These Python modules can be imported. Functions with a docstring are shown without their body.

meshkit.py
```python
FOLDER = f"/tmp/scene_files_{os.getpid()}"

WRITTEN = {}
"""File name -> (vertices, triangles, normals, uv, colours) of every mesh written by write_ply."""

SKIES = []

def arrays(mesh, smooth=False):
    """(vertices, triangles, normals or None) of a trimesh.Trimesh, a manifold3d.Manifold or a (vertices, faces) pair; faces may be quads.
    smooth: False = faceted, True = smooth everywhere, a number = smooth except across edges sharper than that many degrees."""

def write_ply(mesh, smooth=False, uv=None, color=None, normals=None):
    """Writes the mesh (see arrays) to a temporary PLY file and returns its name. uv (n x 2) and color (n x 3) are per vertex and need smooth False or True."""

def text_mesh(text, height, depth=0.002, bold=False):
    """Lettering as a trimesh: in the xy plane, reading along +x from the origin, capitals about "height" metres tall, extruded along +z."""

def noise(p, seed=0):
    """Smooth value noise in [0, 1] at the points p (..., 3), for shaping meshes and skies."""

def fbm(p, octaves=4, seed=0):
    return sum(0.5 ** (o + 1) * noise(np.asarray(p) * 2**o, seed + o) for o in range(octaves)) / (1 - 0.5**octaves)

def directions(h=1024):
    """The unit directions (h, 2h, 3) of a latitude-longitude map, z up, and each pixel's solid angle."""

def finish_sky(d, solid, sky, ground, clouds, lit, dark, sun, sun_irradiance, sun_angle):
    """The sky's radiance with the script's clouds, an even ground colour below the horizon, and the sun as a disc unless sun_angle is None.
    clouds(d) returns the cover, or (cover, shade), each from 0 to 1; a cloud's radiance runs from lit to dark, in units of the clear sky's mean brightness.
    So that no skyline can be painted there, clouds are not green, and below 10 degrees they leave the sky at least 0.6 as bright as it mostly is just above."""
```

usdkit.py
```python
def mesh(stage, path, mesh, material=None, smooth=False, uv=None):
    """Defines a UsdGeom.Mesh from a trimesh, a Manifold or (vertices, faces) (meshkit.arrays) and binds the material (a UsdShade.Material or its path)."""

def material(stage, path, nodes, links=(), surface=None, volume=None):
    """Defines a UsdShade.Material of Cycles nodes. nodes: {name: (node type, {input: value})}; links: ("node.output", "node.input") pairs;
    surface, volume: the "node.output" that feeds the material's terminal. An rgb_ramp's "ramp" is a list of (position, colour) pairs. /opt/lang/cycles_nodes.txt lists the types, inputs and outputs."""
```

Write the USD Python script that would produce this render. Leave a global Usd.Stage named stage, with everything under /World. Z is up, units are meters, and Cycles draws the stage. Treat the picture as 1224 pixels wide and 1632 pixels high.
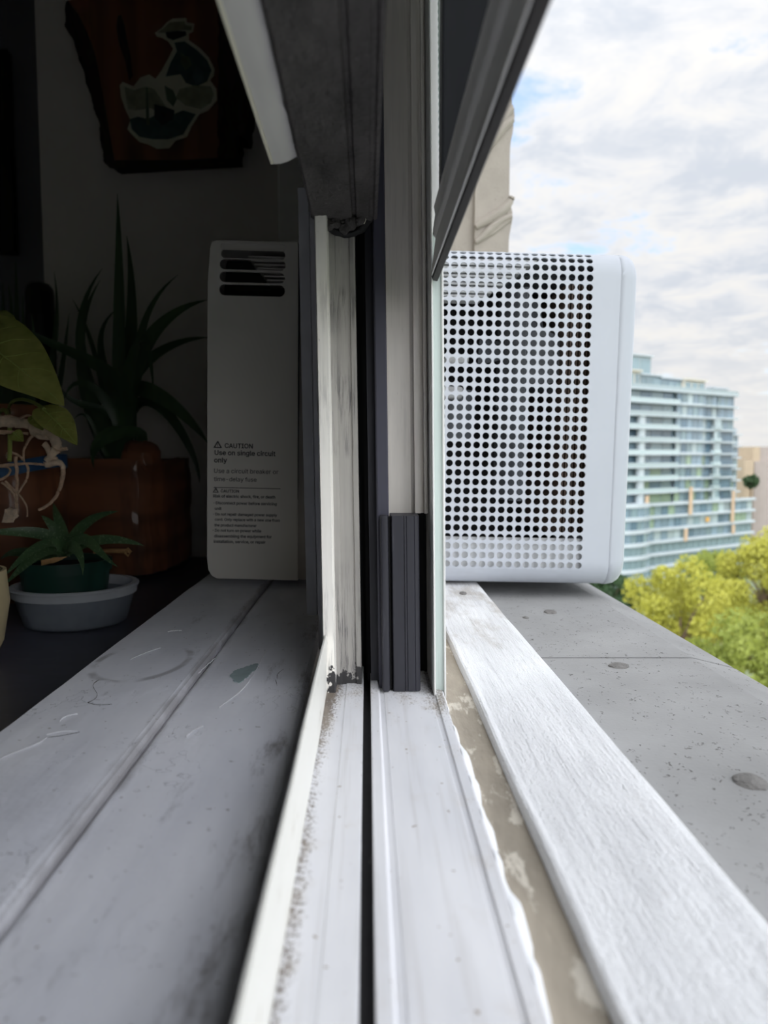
import math, random
import numpy as np, trimesh, usdkit, meshkit
import manifold3d as m3
from shapely.geometry import Polygon, Point, box as sbox, LineString
from shapely import affinity
from pxr import Usd, UsdGeom, UsdLux, UsdShade, Gf, Sdf

stage = Usd.Stage.CreateInMemory()
UsdGeom.SetStageUpAxis(stage, 'Z'); UsdGeom.SetStageMetersPerUnit(stage, 1.0)
W = UsdGeom.Xform.Define(stage, '/World'); stage.SetDefaultPrim(W.GetPrim())
UsdGeom.Scope.Define(stage, '/World/Looks')
rng = random.Random(7); nrng = np.random.default_rng(7)

# ---------------------------------------------------------------- camera
CZ = 1.09                                    # eye height above the room floor; the sill is at 0.95
FPX = 1170.0
YAW, PITCH = math.radians(1.32), math.radians(4.45)
cam = UsdGeom.Camera.Define(stage, '/World/camera')
cam.CreateFocalLengthAttr(6.8); cam.CreateHorizontalApertureAttr(6.8 * 1224 / FPX)
cam.CreateFStopAttr(2.5); cam.CreateFocusDistanceAttr(0.52)
cam.CreateClippingRangeAttr((0.01, 5000.0))
fwd = np.array([math.sin(YAW) * math.cos(PITCH), math.cos(YAW) * math.cos(PITCH), -math.sin(PITCH)])
rgt = np.array([math.cos(YAW), -math.sin(YAW), 0.0]); upv = np.cross(rgt, fwd)
M = Gf.Matrix4d(*[float(x) for x in (*rgt, 0, *upv, 0, *(-fwd), 0, 0, 0, CZ, 1)])
cam.AddTransformOp().Set(M)
EXPOSURE = 0.50
cam.CreateExposureAttr(EXPOSURE)

def ray(u, v):
    return fwd + rgt * ((u - 612) / FPX) - upv * ((v - 816) / FPX)
def at(u, v, Y):                              # the point at depth Y seen at a pixel of the photograph (measuring aid)
    d = ray(u, v); return np.array([0, 0, CZ]) + d * (Y / d[1])
def on(u, v, z):                              # the point on the level z
    d = ray(u, v); return np.array([0, 0, CZ]) + d * ((z - CZ) / d[2])

# ---------------------------------------------------------------- node graphs
class G:
    def __init__(s): s.n, s.l = {}, []
    def __call__(s, kind, **kw):
        k = f'n{len(s.n)}'; ins = {}
        for a, b in kw.items():
            if isinstance(b, str) and '.' in b and b.split('.')[0] in s.n: s.l.append((b, f'{k}.{a}'))
            else: ins[a] = b
        s.n[k] = (kind, ins); return k
    def make(s, name, surface=None, volume=None):
        return usdkit.material(stage, '/World/Looks/' + name, s.n, s.l, surface=surface, volume=volume)
    def math(s, t, a, b=0.0, clamp=False):
        return s('math', math_type=t, value1=a, value2=b, use_clamp=clamp) + '.value'
    def noise(s, vec, scale, detail=4, rough=.55, dist=0.0):
        return s('noise_texture', vector=vec, scale=scale, detail=detail, roughness=rough, distortion=dist) + '.fac'
    def ramp(s, fac, stops):
        return s('rgb_ramp', fac=fac, ramp=stops) + '.color'
    def rng(s, v, a, b, c=0.0, d=1.0):
        return s('map_range', range_type='smoothstep', value=v, from_min=a, from_max=b, to_min=c, to_max=d, clamp=True) + '.result'
    def mix(s, f, a, b, mode='mix'):
        return s('mix', mix_type=mode, fac=f, color1=a, color2=b) + '.color'
    def pos(s, scale=(1, 1, 1), obj=False):
        p = s('texture_coordinate') + '.object' if obj else s('geometry') + '.position'
        return s('mapping', vector=p, scale=scale) + '.vector'
    def xyz(s):
        return s('separate_xyz', vector=s('geometry') + '.position')
def c3(*a): return tuple(float(x) for x in a)
def srgb(r, g, b): return tuple(((x / 255 + .055) / 1.055) ** 2.4 if x > 10 else x / 255 / 12.92 for x in (r, g, b))

def surf(name, color, rough=.5, var=.12, scale=30, stretch=(1, 1, 1), bump=.15, bscale=None, bstretch=None, bdist=.001,
         dirt=None, dirt_amt=.5, dirt_scale=60, dirt_lo=.55, dirt_hi=.7, metallic=0, spec=.4, coat=0, obj=False):
    g = G(); p = g.pos(stretch, obj)
    n = g.noise(p, scale, 5)
    a = tuple(max(0, x * (1 - var)) for x in color); b = tuple(min(1, x * (1 + var)) for x in color)
    col = g.ramp(n, [(.3, a), (.7, b)])
    if dirt is not None:
        d = g.rng(g.noise(g.pos(stretch, obj), dirt_scale, 6, .65), dirt_lo, dirt_hi, 0, dirt_amt)
        col = g.mix(d, col, dirt)
    kw = dict(base_color=col, roughness=rough, metallic=metallic, specular_ior_level=spec, coat_weight=coat)
    if bump:
        h = g.noise(g.pos(bstretch or stretch, obj), bscale or scale * 3, 5, .6)
        kw['normal'] = g('bump', height=h, strength=bump, distance=bdist) + '.normal'
    return g.make(name, g('principled_bsdf', **kw) + '.BSDF')

# ---------------------------------------------------------------- sky and sun
SUN = np.array([-0.38, -0.76, 0.52]); SUN /= np.linalg.norm(SUN)
def make_sky():
    g = G()
    d = g('texture_coordinate') + '.generated'
    s = g('separate_xyz', vector=d)
    z = g.math('maximum', s + '.z', 0.0)
    zz = g.math('add', z, .17)
    u = g.math('divide', s + '.x', zz); v = g.math('divide', s + '.y', zz)
    vec = g('combine_xyz', x=u, y=v, z=0.37) + '.vector'
    big = g.noise(vec, 1.3, 7, .62, .15)
    fine = g.noise(g('mapping', vector=vec, location=(3.1, 7.7, 1.0)) + '.vector', 4.2, 8, .62, .35)
    cover = g.rng(g.math('add', g.math('multiply', big, .62), g.math('multiply', fine, .38)), .40, .475)
    blue = g('sky_texture', sky_type='multiple_scattering', sun_disc=False, sun_elevation=math.asin(SUN[2]),
             sun_rotation=math.atan2(SUN[0], SUN[1]), altitude=60.0, air_density=1.0, aerosol_density=1.5) + '.color'
    blue = g('mix', mix_type='multiply', fac=1.0, color1=blue, color2=(.10, .10, .10)) + '.color'
    blue = g.mix(.62, blue, (.42, .50, .64))
    shade = g.rng(g.math('add', g.math('multiply', fine, .7), g.math('multiply', big, .3)), .40, .62)
    cloud = g.ramp(shade, [(0, (.63, .62, .605)), (.45, (.56, .57, .592)), (1, (.455, .485, .535))])
    sky = g.mix(cover, blue, cloud)
    haze = g.rng(z, 0.0, .22, .8, 0.0)
    sky = g.mix(haze, sky, (.60, .59, .575))
    # cloud layer brightened towards the sun behind the camera, added to light near surfaces
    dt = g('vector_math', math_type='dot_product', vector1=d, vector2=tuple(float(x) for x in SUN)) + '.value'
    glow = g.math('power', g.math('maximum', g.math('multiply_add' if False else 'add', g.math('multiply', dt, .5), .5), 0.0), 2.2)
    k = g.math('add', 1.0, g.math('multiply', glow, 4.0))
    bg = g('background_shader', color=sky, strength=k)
    return g.make('sky', bg + '.background')
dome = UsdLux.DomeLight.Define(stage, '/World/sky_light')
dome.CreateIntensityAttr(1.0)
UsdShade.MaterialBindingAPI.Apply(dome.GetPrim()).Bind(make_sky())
sun = UsdLux.DistantLight.Define(stage, '/World/sun_light')
sun.CreateIntensityAttr(5.5); sun.CreateAngleAttr(0.6); sun.CreateColorAttr(Gf.Vec3f(1.0, .86, .62))
zax = SUN; xax = np.cross([0, 0, 1], zax); xax /= np.linalg.norm(xax); yax = np.cross(zax, xax)
sun.AddTransformOp().Set(Gf.Matrix4d(*[float(x) for x in (*xax, 0, *yax, 0, *zax, 0, 0, 0, 30, 1)]))

# ---------------------------------------------------------------- prim helpers
_names = {}
def uniq(path):
    n = _names.get(path, -1) + 1; _names[path] = n
    return path if n == 0 else f'{path}_{n:03d}'
def meta(p, label=None, cat=None, group=None, kind=None):
    for k, v in (('label', label), ('category', cat), ('group', group), ('kind', kind)):
        if v: p.SetCustomDataByKey(k, v)
    return p
def thing(name, label, cat, loc=(0, 0, 0), group=None, kind=None):
    x = UsdGeom.Xform.Define(stage, uniq('/World/' + name)); x.AddTranslateOp().Set(Gf.Vec3d(*map(float, loc)))
    return meta(x.GetPrim(), label, cat, group, kind)
def wpos(p):
    return np.array(UsdGeom.Xformable(p).ComputeLocalToWorldTransform(0).ExtractTranslation())
def part(parent, name, mesh, mat, smooth=35, label=None, kind=None, world=True):
    """a mesh under its thing (or at top level when parent is None); vertices are given in world coordinates"""
    path = uniq((str(parent.GetPath()) if parent else '/World') + '/' + name)
    if isinstance(mesh, (list,)): mesh = trimesh.util.concatenate([tm(x) for x in mesh])
    mesh = tm(mesh)
    if world and parent is not None:
        o = wpos(parent)
        if np.abs(o).max() > 0: mesh = mesh.copy(); mesh.apply_translation(-o)
    m = usdkit.mesh(stage, path, mesh, mat, smooth=smooth)
    return meta(m.GetPrim(), label, None, None, kind)
def tm(x):
    if isinstance(x, list): return trimesh.util.concatenate([tm(i) for i in x])
    if isinstance(x, trimesh.Trimesh): return x
    if hasattr(x, 'to_mesh'):
        q = x.to_mesh(); return trimesh.Trimesh(q.vert_properties[:, :3], q.tri_verts, process=False)
    return trimesh.Trimesh(*x, process=False)
def struct(name, label=None):
    x = UsdGeom.Xform.Define(stage, '/World/' + name); return meta(x.GetPrim(), label, None, None, 'structure')
def smesh(name, mesh, mat, label=None, smooth=35):
    p = part(None, name, mesh, mat, smooth); return meta(p, label, None, None, 'structure')

# ---------------------------------------------------------------- shape helpers
def bx(x0, x1, y0, y1, z0, z1):
    m = trimesh.creation.box((x1 - x0, y1 - y0, z1 - z0)); m.apply_translation(((x0 + x1) / 2, (y0 + y1) / 2, (z0 + z1) / 2)); return m
def rbx(x0, x1, y0, y1, z0, z1, r=.001, n=8):
    x0, x1 = min(x0, x1), max(x0, x1)
    r = min(r, (x1 - x0) / 2.05, (y1 - y0) / 2.05, (z1 - z0) / 2.05)
    s = m3.Manifold.sphere(r, n)
    return tm(m3.Manifold.batch_hull([s.translate((x, y, z)) for x in (x0 + r, x1 - r) for y in (y0 + r, y1 - r) for z in (z0 + r, z1 - r)]))
def ext(poly, h): return trimesh.creation.extrude_polygon(poly, h, engine='earcut')
def along_y(pts, y0, y1):
    """profile in (x, z) run from y0 to y1"""
    m = ext(pts if not isinstance(pts, (list, tuple, np.ndarray)) else Polygon(pts).buffer(0), y1 - y0)
    v = m.vertices[:, [0, 2, 1]].copy(); v[:, 1] += y0
    return trimesh.Trimesh(v, m.faces[:, ::-1], process=False)
def along_z(pts, z0, z1):
    m = ext(pts if not isinstance(pts, (list, tuple, np.ndarray)) else Polygon(pts).buffer(0), z1 - z0)
    m.apply_translation((0, 0, z0)); return m
def along_x(pts, x0, x1):
    """profile in (y, z) run from x0 to x1"""
    m = ext(pts if not isinstance(pts, (list, tuple, np.ndarray)) else Polygon(pts).buffer(0), x1 - x0)
    v = m.vertices[:, [2, 0, 1]].copy(); v[:, 0] += x0
    return trimesh.Trimesh(v, m.faces, process=False)
def rrect(x0, z0, x1, z1, r, seg=6): return sbox(x0 + r, z0 + r, x1 - r, z1 - r).buffer(r, quad_segs=seg)
def tube(pts, rad, sides=6):
    p = np.asarray(pts, float); rad = np.broadcast_to(rad, (len(p),))
    t = np.gradient(p, axis=0); t /= np.linalg.norm(t, axis=1, keepdims=True) + 1e-12
    a = np.cross(t, np.where(np.abs(t[:, 2:]) < .9, [0, 0, 1.0], [1.0, 0, 0])); a /= np.linalg.norm(a, axis=1, keepdims=True) + 1e-12
    b = np.cross(t, a); g = np.arange(sides) * 2 * np.pi / sides
    v = p[:, None] + rad[:, None, None] * (np.cos(g)[None, :, None] * a[:, None] + np.sin(g)[None, :, None] * b[:, None])
    n = len(p); f = []
    for i in range(n - 1):
        for j in range(sides):
            q = [i * sides + j, i * sides + (j + 1) % sides, (i + 1) * sides + (j + 1) % sides, (i + 1) * sides + j]
            f += [[q[0], q[1], q[2]], [q[0], q[2], q[3]]]
    vv = np.vstack([v.reshape(-1, 3), p[0], p[-1]]); k = n * sides
    for j in range(sides):
        f += [[k, (j + 1) % sides, j], [k + 1, (n - 1) * sides + j, (n - 1) * sides + (j + 1) % sides]]
    return trimesh.Trimesh(vv, np.array(f), process=False)
def spline(pts, n=24):
    from scipy.interpolate import CubicSpline
    p = np.asarray(pts, float); t = np.r_[0, np.cumsum(np.linalg.norm(np.diff(p, axis=0), axis=1))]
    return CubicSpline(t, p)(np.linspace(0, t[-1], n)) if len(p) > 2 else p[0] + (p[-1] - p[0]) * np.linspace(0, 1, n)[:, None]
def lathe(prof, seg=48):
    return trimesh.creation.revolve(np.array(prof, float), sections=seg)
def blade(pts, width, thick=.18, face=(0, -1, .25), n=22, prof=None, channel=.35):
    """a fleshy tapering leaf along a spline; cross-section a shallow crescent"""
    p = spline(pts, n); t = np.gradient(p, axis=0); t /= np.linalg.norm(t, axis=1, keepdims=True)
    nf = np.asarray(face, float); s = np.cross(t, nf); s /= np.linalg.norm(s, axis=1, keepdims=True) + 1e-9
    nn = np.cross(s, t)
    u = np.linspace(0, 1, n); w = width / 2 * (prof(u) if prof else np.clip((1 - u ** 2.2), 0, 1) ** .8 * (.82 + .18 * np.sin(u * 3.1)))
    w = np.maximum(w, width * .012)
    cs = [(-1, channel * .9), (-.55, .12), (0, -.0), (.55, .12), (1, channel * .9), (.6, -.5 * 1), (0, -.9), (-.6, -.5)]
    v = np.concatenate([p[:, None] + s[:, None] * (w[:, None, None] * np.array([c[0] for c in cs])[None, :, None]) +
                        nn[:, None] * (w[:, None, None] * thick * 2.2 * np.array([c[1] for c in cs])[None, :, None])], 1)
    k = len(cs); f = []
    for i in range(n - 1):
        for j in range(k):
            a, b, c, d = i * k + j, i * k + (j + 1) % k, (i + 1) * k + (j + 1) % k, (i + 1) * k + j
            f += [[a, b, c], [a, c, d]]
    f += [[0, j + 1, j] for j in range(1, k - 1)] + [[(n - 1) * k, (n - 1) * k + j, (n - 1) * k + j + 1] for j in range(1, k - 1)]
    m = trimesh.Trimesh(v.reshape(-1, 3), np.array(f), process=False)
    if m.volume < 0: m.invert()
    return m
def wobble(mesh, amp, freq, seed=0, axes=(1, 1, 1)):
    m = tm(mesh).copy(); v = m.vertices
    d = np.stack([meshkit.fbm(v * freq + 17.3 * k, 3, seed + k) - .5 for k in range(3)], 1) * 2 * amp * np.array(axes)
    m.vertices = v + d; return m
def refine(mesh, size):
    m = tm(mesh); v, f = trimesh.remesh.subdivide_to_size(m.vertices, m.faces, size, max_iter=20)
    q = trimesh.Trimesh(v, f, process=False); q.merge_vertices(); return q

# ---------------------------------------------------------------- materials
def m_sill_inner():
    g = G(); s = g.xyz()
    base = g.ramp(g.noise(g.pos((1, .35, 1)), 26, 5), [(.3, srgb(222, 224, 234)), (.7, srgb(240, 241, 248))])
    # grime with own shapes, plus shade beside the flange painted in
    dn = g.noise(g.pos((1, .25, 1)), 45, 7, .7)
    fin_shade = g.rng(s + '.x', -.075, -.037, 0, .62)
    dirt = g.rng(g.math('add', dn, g.math('multiply', fin_shade, .22)), .60, .82, 0, .85)
    base = g.mix(dirt, base, srgb(92, 86, 84))
    groove = g.math('absolute', g.math('add', s + '.x', .1085))
    groove_dirt_shade = g.rng(g.math('add', groove, g.math('multiply', g.noise(g.pos((1, .4, 1)), 60, 5), .012)), .005, .0115, .7, 0)  # soft shade beside the ridge, painted together with groove dirt
    base = g.mix(groove_dirt_shade, base, srgb(118, 114, 114))
    # ring stain left by a pot, and fine cracks
    dx = g.math('add', s + '.x', .150); dy = g.math('subtract', s + '.y', .485)
    r = g.math('sqrt', g.math('add', g.math('multiply', dx, dx), g.math('multiply', g.math('multiply', dy, dy), .45)))
    ring = g.math('multiply', g.rng(g.math('absolute', g.math('subtract', r, .030)), .0008, .0035, 1, 0), g.rng(g.noise(g.pos(), 30, 3), .42, .6))
    base = g.mix(g.math('multiply', ring, .6), base, srgb(130, 128, 130))
    vo = g('voronoi_texture', feature='distance_to_edge', vector=g.mix(.06, g.pos((1, .6, 1)), g('noise_texture', vector=g.pos(), scale=60.0, detail=3.0) + '.color', 'add'), scale=14.0) + '.distance'
    cr = g.math('multiply', g.rng(vo, .002, .008, 1, 0), g.rng(g.noise(g.pos(), 9, 3), .56, .66))
    base = g.mix(g.math('multiply', cr, .3), base, srgb(95, 95, 100))
    spk = g.rng(g.noise(g.pos(), 330, 2), .70, .76, 0, .7)
    base = g.mix(spk, base, srgb(120, 112, 108))
    h = g.math('add', g.noise(g.pos((1, .12, 1)), 220, 4), g.math('multiply', cr, -1.2))
    h2 = g.noise(g.pos(), 22, 4)
    b = g('bump', height=h, strength=.35, distance=.0006)
    b2 = g('bump', height=h2, strength=.5, distance=.004, normal=b + '.normal')
    return g.make('sill_paint', g('principled_bsdf', base_color=base, roughness=.42, specular_ior_level=.45, normal=b2 + '.normal') + '.BSDF')
def m_track():
    g = G(); s = g.xyz()
    base = g.ramp(g.noise(g.pos((1, .2, 1)), 30, 5), [(.3, srgb(200, 201, 206)), (.7, srgb(222, 222, 225))])
    fine = g.noise(g.pos((1, .6, 1)), 760, 6, .75); big = g.noise(g.pos((1, .6, 1)), 60, 5, .65)
    edge = g.rng(s + '.x', -.0245, -.0120, .24, 0)          # grit gathers along the flange
    edge2 = g.rng(s + '.x', .030, .0415, 0, .09)
    far = g.rng(s + '.y', .34, .43, 0, .16)                  # and in the corner of the jamb
    t = g.math('add', g.math('add', edge, edge2), far)
    dirt = g.rng(g.math('add', g.math('add', g.math('multiply', fine, .72), g.math('multiply', big, .28)), t), .67, .80, 0, .95)
    base = g.mix(dirt, base, srgb(84, 72, 60))
    brown = g.rng(g.math('add', big, g.math('multiply', t, .6)), .55, .85, 0, .3)
    base = g.mix(brown, base, srgb(178, 166, 150))
    st = g.rng(g.noise(g.pos((1, .03, 1)), 260, 3), .52, .7, 0, .28)
    base = g.mix(st, base, srgb(176, 172, 170))
    spk = g.rng(g.noise(g.pos(), 300, 1), .735, .775, 0, .8)
    base = g.mix(spk, base, srgb(120, 100, 80))
    b = g('bump', height=g.noise(g.pos((1, .15, 1)), 300, 4), strength=.25, distance=.0004)
    return g.make('track_aluminium', g('principled_bsdf', base_color=base, roughness=.38, specular_ior_level=.5, normal=b + '.normal') + '.BSDF')
def m_jamb(name, a, b, wear=.5, foot=True, streak=.35):
    g = G(); s = g.xyz()
    base = g.ramp(g.noise(g.pos((1, 1, .08)), 120, 5), [(.3, a), (.7, b)])
    sc = g.rng(g.noise(g.pos((1, 1, .05)), 420, 6, .7), .47, .60, 0, streak)
    zone = g.rng(g.noise(g.pos((.3, .3, 1)), 18, 3), .4, .65)
    base = g.mix(g.math('multiply', sc, zone), base, srgb(92, 90, 92))
    if wear:
        w = g.rng(g.noise(g.pos((1, 1, .22)), 420, 6, .75), .655, .70, 0, wear)
        base = g.mix(w, base, srgb(70, 66, 64))
    if foot:
        low = g.rng(s + '.z', .953, .980, .32, 0)
        f = g.rng(g.math('add', g.noise(g.pos(), 90, 5, .6), low), .76, .78)
        base = g.mix(f, base, srgb(48, 47, 48))
    bp = g('bump', height=g.noise(g.pos((1, 1, .1)), 260, 4), strength=.3, distance=.0005)
    return g.make(name, g('principled_bsdf', base_color=base, roughness=.45, specular_ior_level=.45, normal=bp + '.normal') + '.BSDF')
def m_board():
    g = G(); s = g.xyz()
    base = g.ramp(g.noise(g.pos((1, .25, 1)), 40, 6), [(.3, srgb(224, 225, 228)), (.7, srgb(242, 243, 245))])
    gr = g.noise(g.pos((1, .35, 1)), 30, 6, .65); far = g.rng(s + '.y', .40, .70, 0, .17)
    base = g.mix(g.rng(g.math('add', gr, far), .60, .80, 0, .6), base, srgb(168, 158, 146))
    base = g.mix(g.rng(g.noise(g.pos(), 420, 2), .70, .77, 0, .45), base, srgb(150, 146, 142))
    base = g.mix(g.math('multiply', g.rng(g.noise(g.pos((1, .06, 1)), 330, 4, .6), .50, .68), .22), base, srgb(180, 180, 184))
    h1 = g.noise(g.pos((1, .045, 1)), 330, 5, .6); h2 = g.noise(g.pos((1, .45, 1)), 620, 5, .65)
    b = g('bump', height=h1, strength=.9, distance=.0024); b2 = g('bump', height=h2, strength=.9, distance=.0020, normal=b + '.normal')
    return g.make('weathered_white_paint', g('principled_bsdf', base_color=base, roughness=.55, specular_ior_level=.4, normal=b2 + '.normal') + '.BSDF')
def m_ledge():
    g = G()
    base = g.ramp(g.noise(g.pos(), 14, 6), [(.3, srgb(134, 134, 134)), (.7, srgb(150, 150, 150))])
    v = g('voronoi_texture', vector=g.mix(.012, g.pos((1, .7, 1)), g('noise_texture', vector=g.pos(), scale=300.0) + '.color', 'add'), scale=190.0)
    pit = g.math('multiply', g.rng(v + '.distance', .10, .24, 1, 0), g.rng(g.noise(g.pos(), 130, 2), .44, .56))
    base = g.mix(pit, base, srgb(88, 86, 84))
    base = g.mix(g.rng(g.noise(g.pos(), 500, 3), .6, .72, 0, .25), base, srgb(150, 148, 146))
    h = g.math('subtract', g.math('multiply', g.noise(g.pos(), 380, 4), .25), pit)
    b = g('bump', height=h, strength=.6, distance=.0012)
    return g.make('ledge_stone', g('principled_bsdf', base_color=base, roughness=.75, specular_ior_level=.3, normal=b + '.normal') + '.BSDF')
MT = {}
MT['sill'] = m_sill_inner(); MT['track'] = m_track(); MT['board'] = m_board(); MT['ledge'] = m_ledge()
MT['jamb_white'] = m_jamb('jamb_white_paint', srgb(240, 236, 228), srgb(248, 245, 238), .8)
MT['jamb_grey'] = m_jamb('jamb_worn_paint', srgb(146, 144, 140), srgb(174, 170, 164), 0, True, 1.0)
MT['jamb_beige'] = m_jamb('jamb_beige_paint', srgb(212, 207, 199), srgb(226, 220, 212), .15, False, .12)
MT['jamb_green'] = m_jamb('jamb_pale_green', srgb(176, 188, 184), srgb(190, 202, 197), .15, False, .12)
MT['jamb_edge'] = m_jamb('jamb_bright_edge', srgb(206, 206, 204), srgb(222, 222, 220), .3, False, .15)
MT['pile'] = surf('pile_white', srgb(250, 250, 250), .7, .02, 60, bump=0)
MT['fin'] = surf('flange_paint', srgb(212, 211, 205), .4, .05, 30, (1, .2, 1), .25, 200, (1, .1, 1), .0005, srgb(150, 138, 120), .5, 140, .6, .72)
MT['groove'] = surf('groove_black', srgb(34, 33, 34), .7, .3, 200, (1, .3, 1), .3, dirt=srgb(92, 88, 84), dirt_amt=.4, dirt_scale=300, dirt_lo=.62, dirt_hi=.7)
MT['rubber'] = surf('black_rubber', srgb(40, 40, 47), .55, .2, 80, (1, 1, .1), .15, dirt=srgb(104, 104, 112), dirt_amt=.45, dirt_scale=140, dirt_lo=.6, dirt_hi=.8)
MT['slate'] = surf('slate_plastic', srgb(58, 58, 70), .5, .15, 60, (1, 1, .1), .1)
MT['black'] = surf('channel_black', srgb(14, 14, 16), .7, .2, 60, bump=0)
MT['soot'] = surf('sooty_underside', srgb(72, 69, 68), .75, .3, 60, (1, .35, 1), .9, 170, (1, .6, 1), .003, srgb(36, 34, 34), .8, 28, .5, .66)
MT['lip'] = surf('sash_lip_paint', srgb(196, 194, 192), .5, .08, 40, (1, .3, 1), .2, dirt=srgb(120, 116, 112), dirt_amt=.5, dirt_scale=50)
MT['lip_edge'] = surf('sash_lip_edge', srgb(222, 218, 200), .5, .05, 40, bump=0)
MT['rail_grey'] = surf('screen_rail_grey', srgb(246, 244, 241), .42, .06, 60, (1, .1, 1), .15, dirt=srgb(70, 68, 68), dirt_amt=.5, dirt_scale=90, dirt_lo=.6, dirt_hi=.75)
MT['seal'] = surf('screen_rail_seal', srgb(46, 42, 44), .6, .3, 90, (1, .2, 1), .3, dirt=srgb(110, 104, 102), dirt_amt=.4, dirt_scale=70)
MT['mesh'] = surf('screen_mesh', srgb(46, 48, 54), .6, .1, 50, bump=0)
MT['panel_grey'] = surf('grey_stop', srgb(196, 196, 202), .5, .06, 40, bump=.1)
MT['caulk'] = surf('caulk_white', srgb(234, 236, 240), .55, .05, 80, bump=.5, bscale=420, bdist=.001, dirt=srgb(150, 148, 160), dirt_amt=.7, dirt_scale=260, dirt_lo=.64, dirt_hi=.70)
MT['strip'] = surf('dirty_strip', srgb(158, 149, 135), .8, .22, 50, (1, .3, 1), .7, 300, None, .002, srgb(210, 203, 190), .8, 70, .54, .60)
MT['mortar'] = surf('mortar', srgb(112, 110, 108), .9, .15, 90, bump=.4, bscale=500)
MT['lump'] = surf('mortar_lump', srgb(112, 110, 108), .8, .2, 160, bump=.6, bscale=700, bdist=.001)
MT['wall'] = surf('wall_paint', srgb(214, 209, 206), .7, .03, 6, bump=.08, bscale=120)
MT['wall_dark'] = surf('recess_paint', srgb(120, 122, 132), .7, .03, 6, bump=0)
MT['room'] = surf('room_paint', srgb(206, 202, 198), .8, .02, 4, bump=0)
MT['floorwood'] = surf('floor_wood', srgb(150, 112, 84), .5, .3, 12, (8, 1, 1), .1)
MT['facade'] = surf('facade_stone', srgb(204, 198, 188), .8, .08, 20, bump=.3, bscale=200, dirt=srgb(160, 152, 142), dirt_amt=.4, dirt_scale=12)
MT['pilaster'] = surf('pilaster_stone', srgb(158, 151, 143), .8, .08, 30, bump=.4, bscale=260, bdist=.002, dirt=srgb(118, 112, 106), dirt_amt=.4, dirt_scale=120, dirt_lo=.6, dirt_hi=.7)
MT['table'] = surf('table_top', srgb(78, 80, 92), .4, .1, 14, (1, 3, 1), .08, dirt=srgb(96, 98, 112), dirt_amt=.4, dirt_scale=20)
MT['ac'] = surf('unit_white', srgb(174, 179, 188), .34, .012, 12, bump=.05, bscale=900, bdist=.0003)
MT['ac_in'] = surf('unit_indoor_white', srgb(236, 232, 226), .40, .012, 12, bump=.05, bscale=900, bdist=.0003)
MT['ac_front'] = surf('unit_front_panel', srgb(178, 174, 170), .4, .02, 12, bump=0)
MT['ac_gap'] = surf('unit_seam', srgb(60, 62, 68), .6, .05, 20, bump=0)
MT['ac_dark'] = surf('unit_inside', srgb(24, 25, 28), .6, .2, 20, bump=0)
MT['ac_mid'] = surf('unit_shroud', srgb(92, 96, 102), .5, .1, 30, bump=0)
MT['ac_tray'] = surf('unit_tray', srgb(214, 216, 218), .5, .04, 30, bump=0)
MT['coil'] = surf('unit_coil', srgb(104, 86, 76), .5, .2, 100, (1, 1, 6), 0)
MT['ink'] = surf('print_ink', srgb(26, 26, 28), .6, .05, 20, bump=0)
def pane_mat():
    g = G(); t = g('transparent_bsdf', color=(.9, .94, .93)); r = g('glossy_bsdf', roughness=.02, color=(1, 1, 1)); f = g('fresnel', IOR=1.5)
    return g.make('pane_glass', g('mix_closure', fac=f + '.fac', closure1=t + '.BSDF', closure2=r + '.BSDF') + '.closure')
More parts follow.
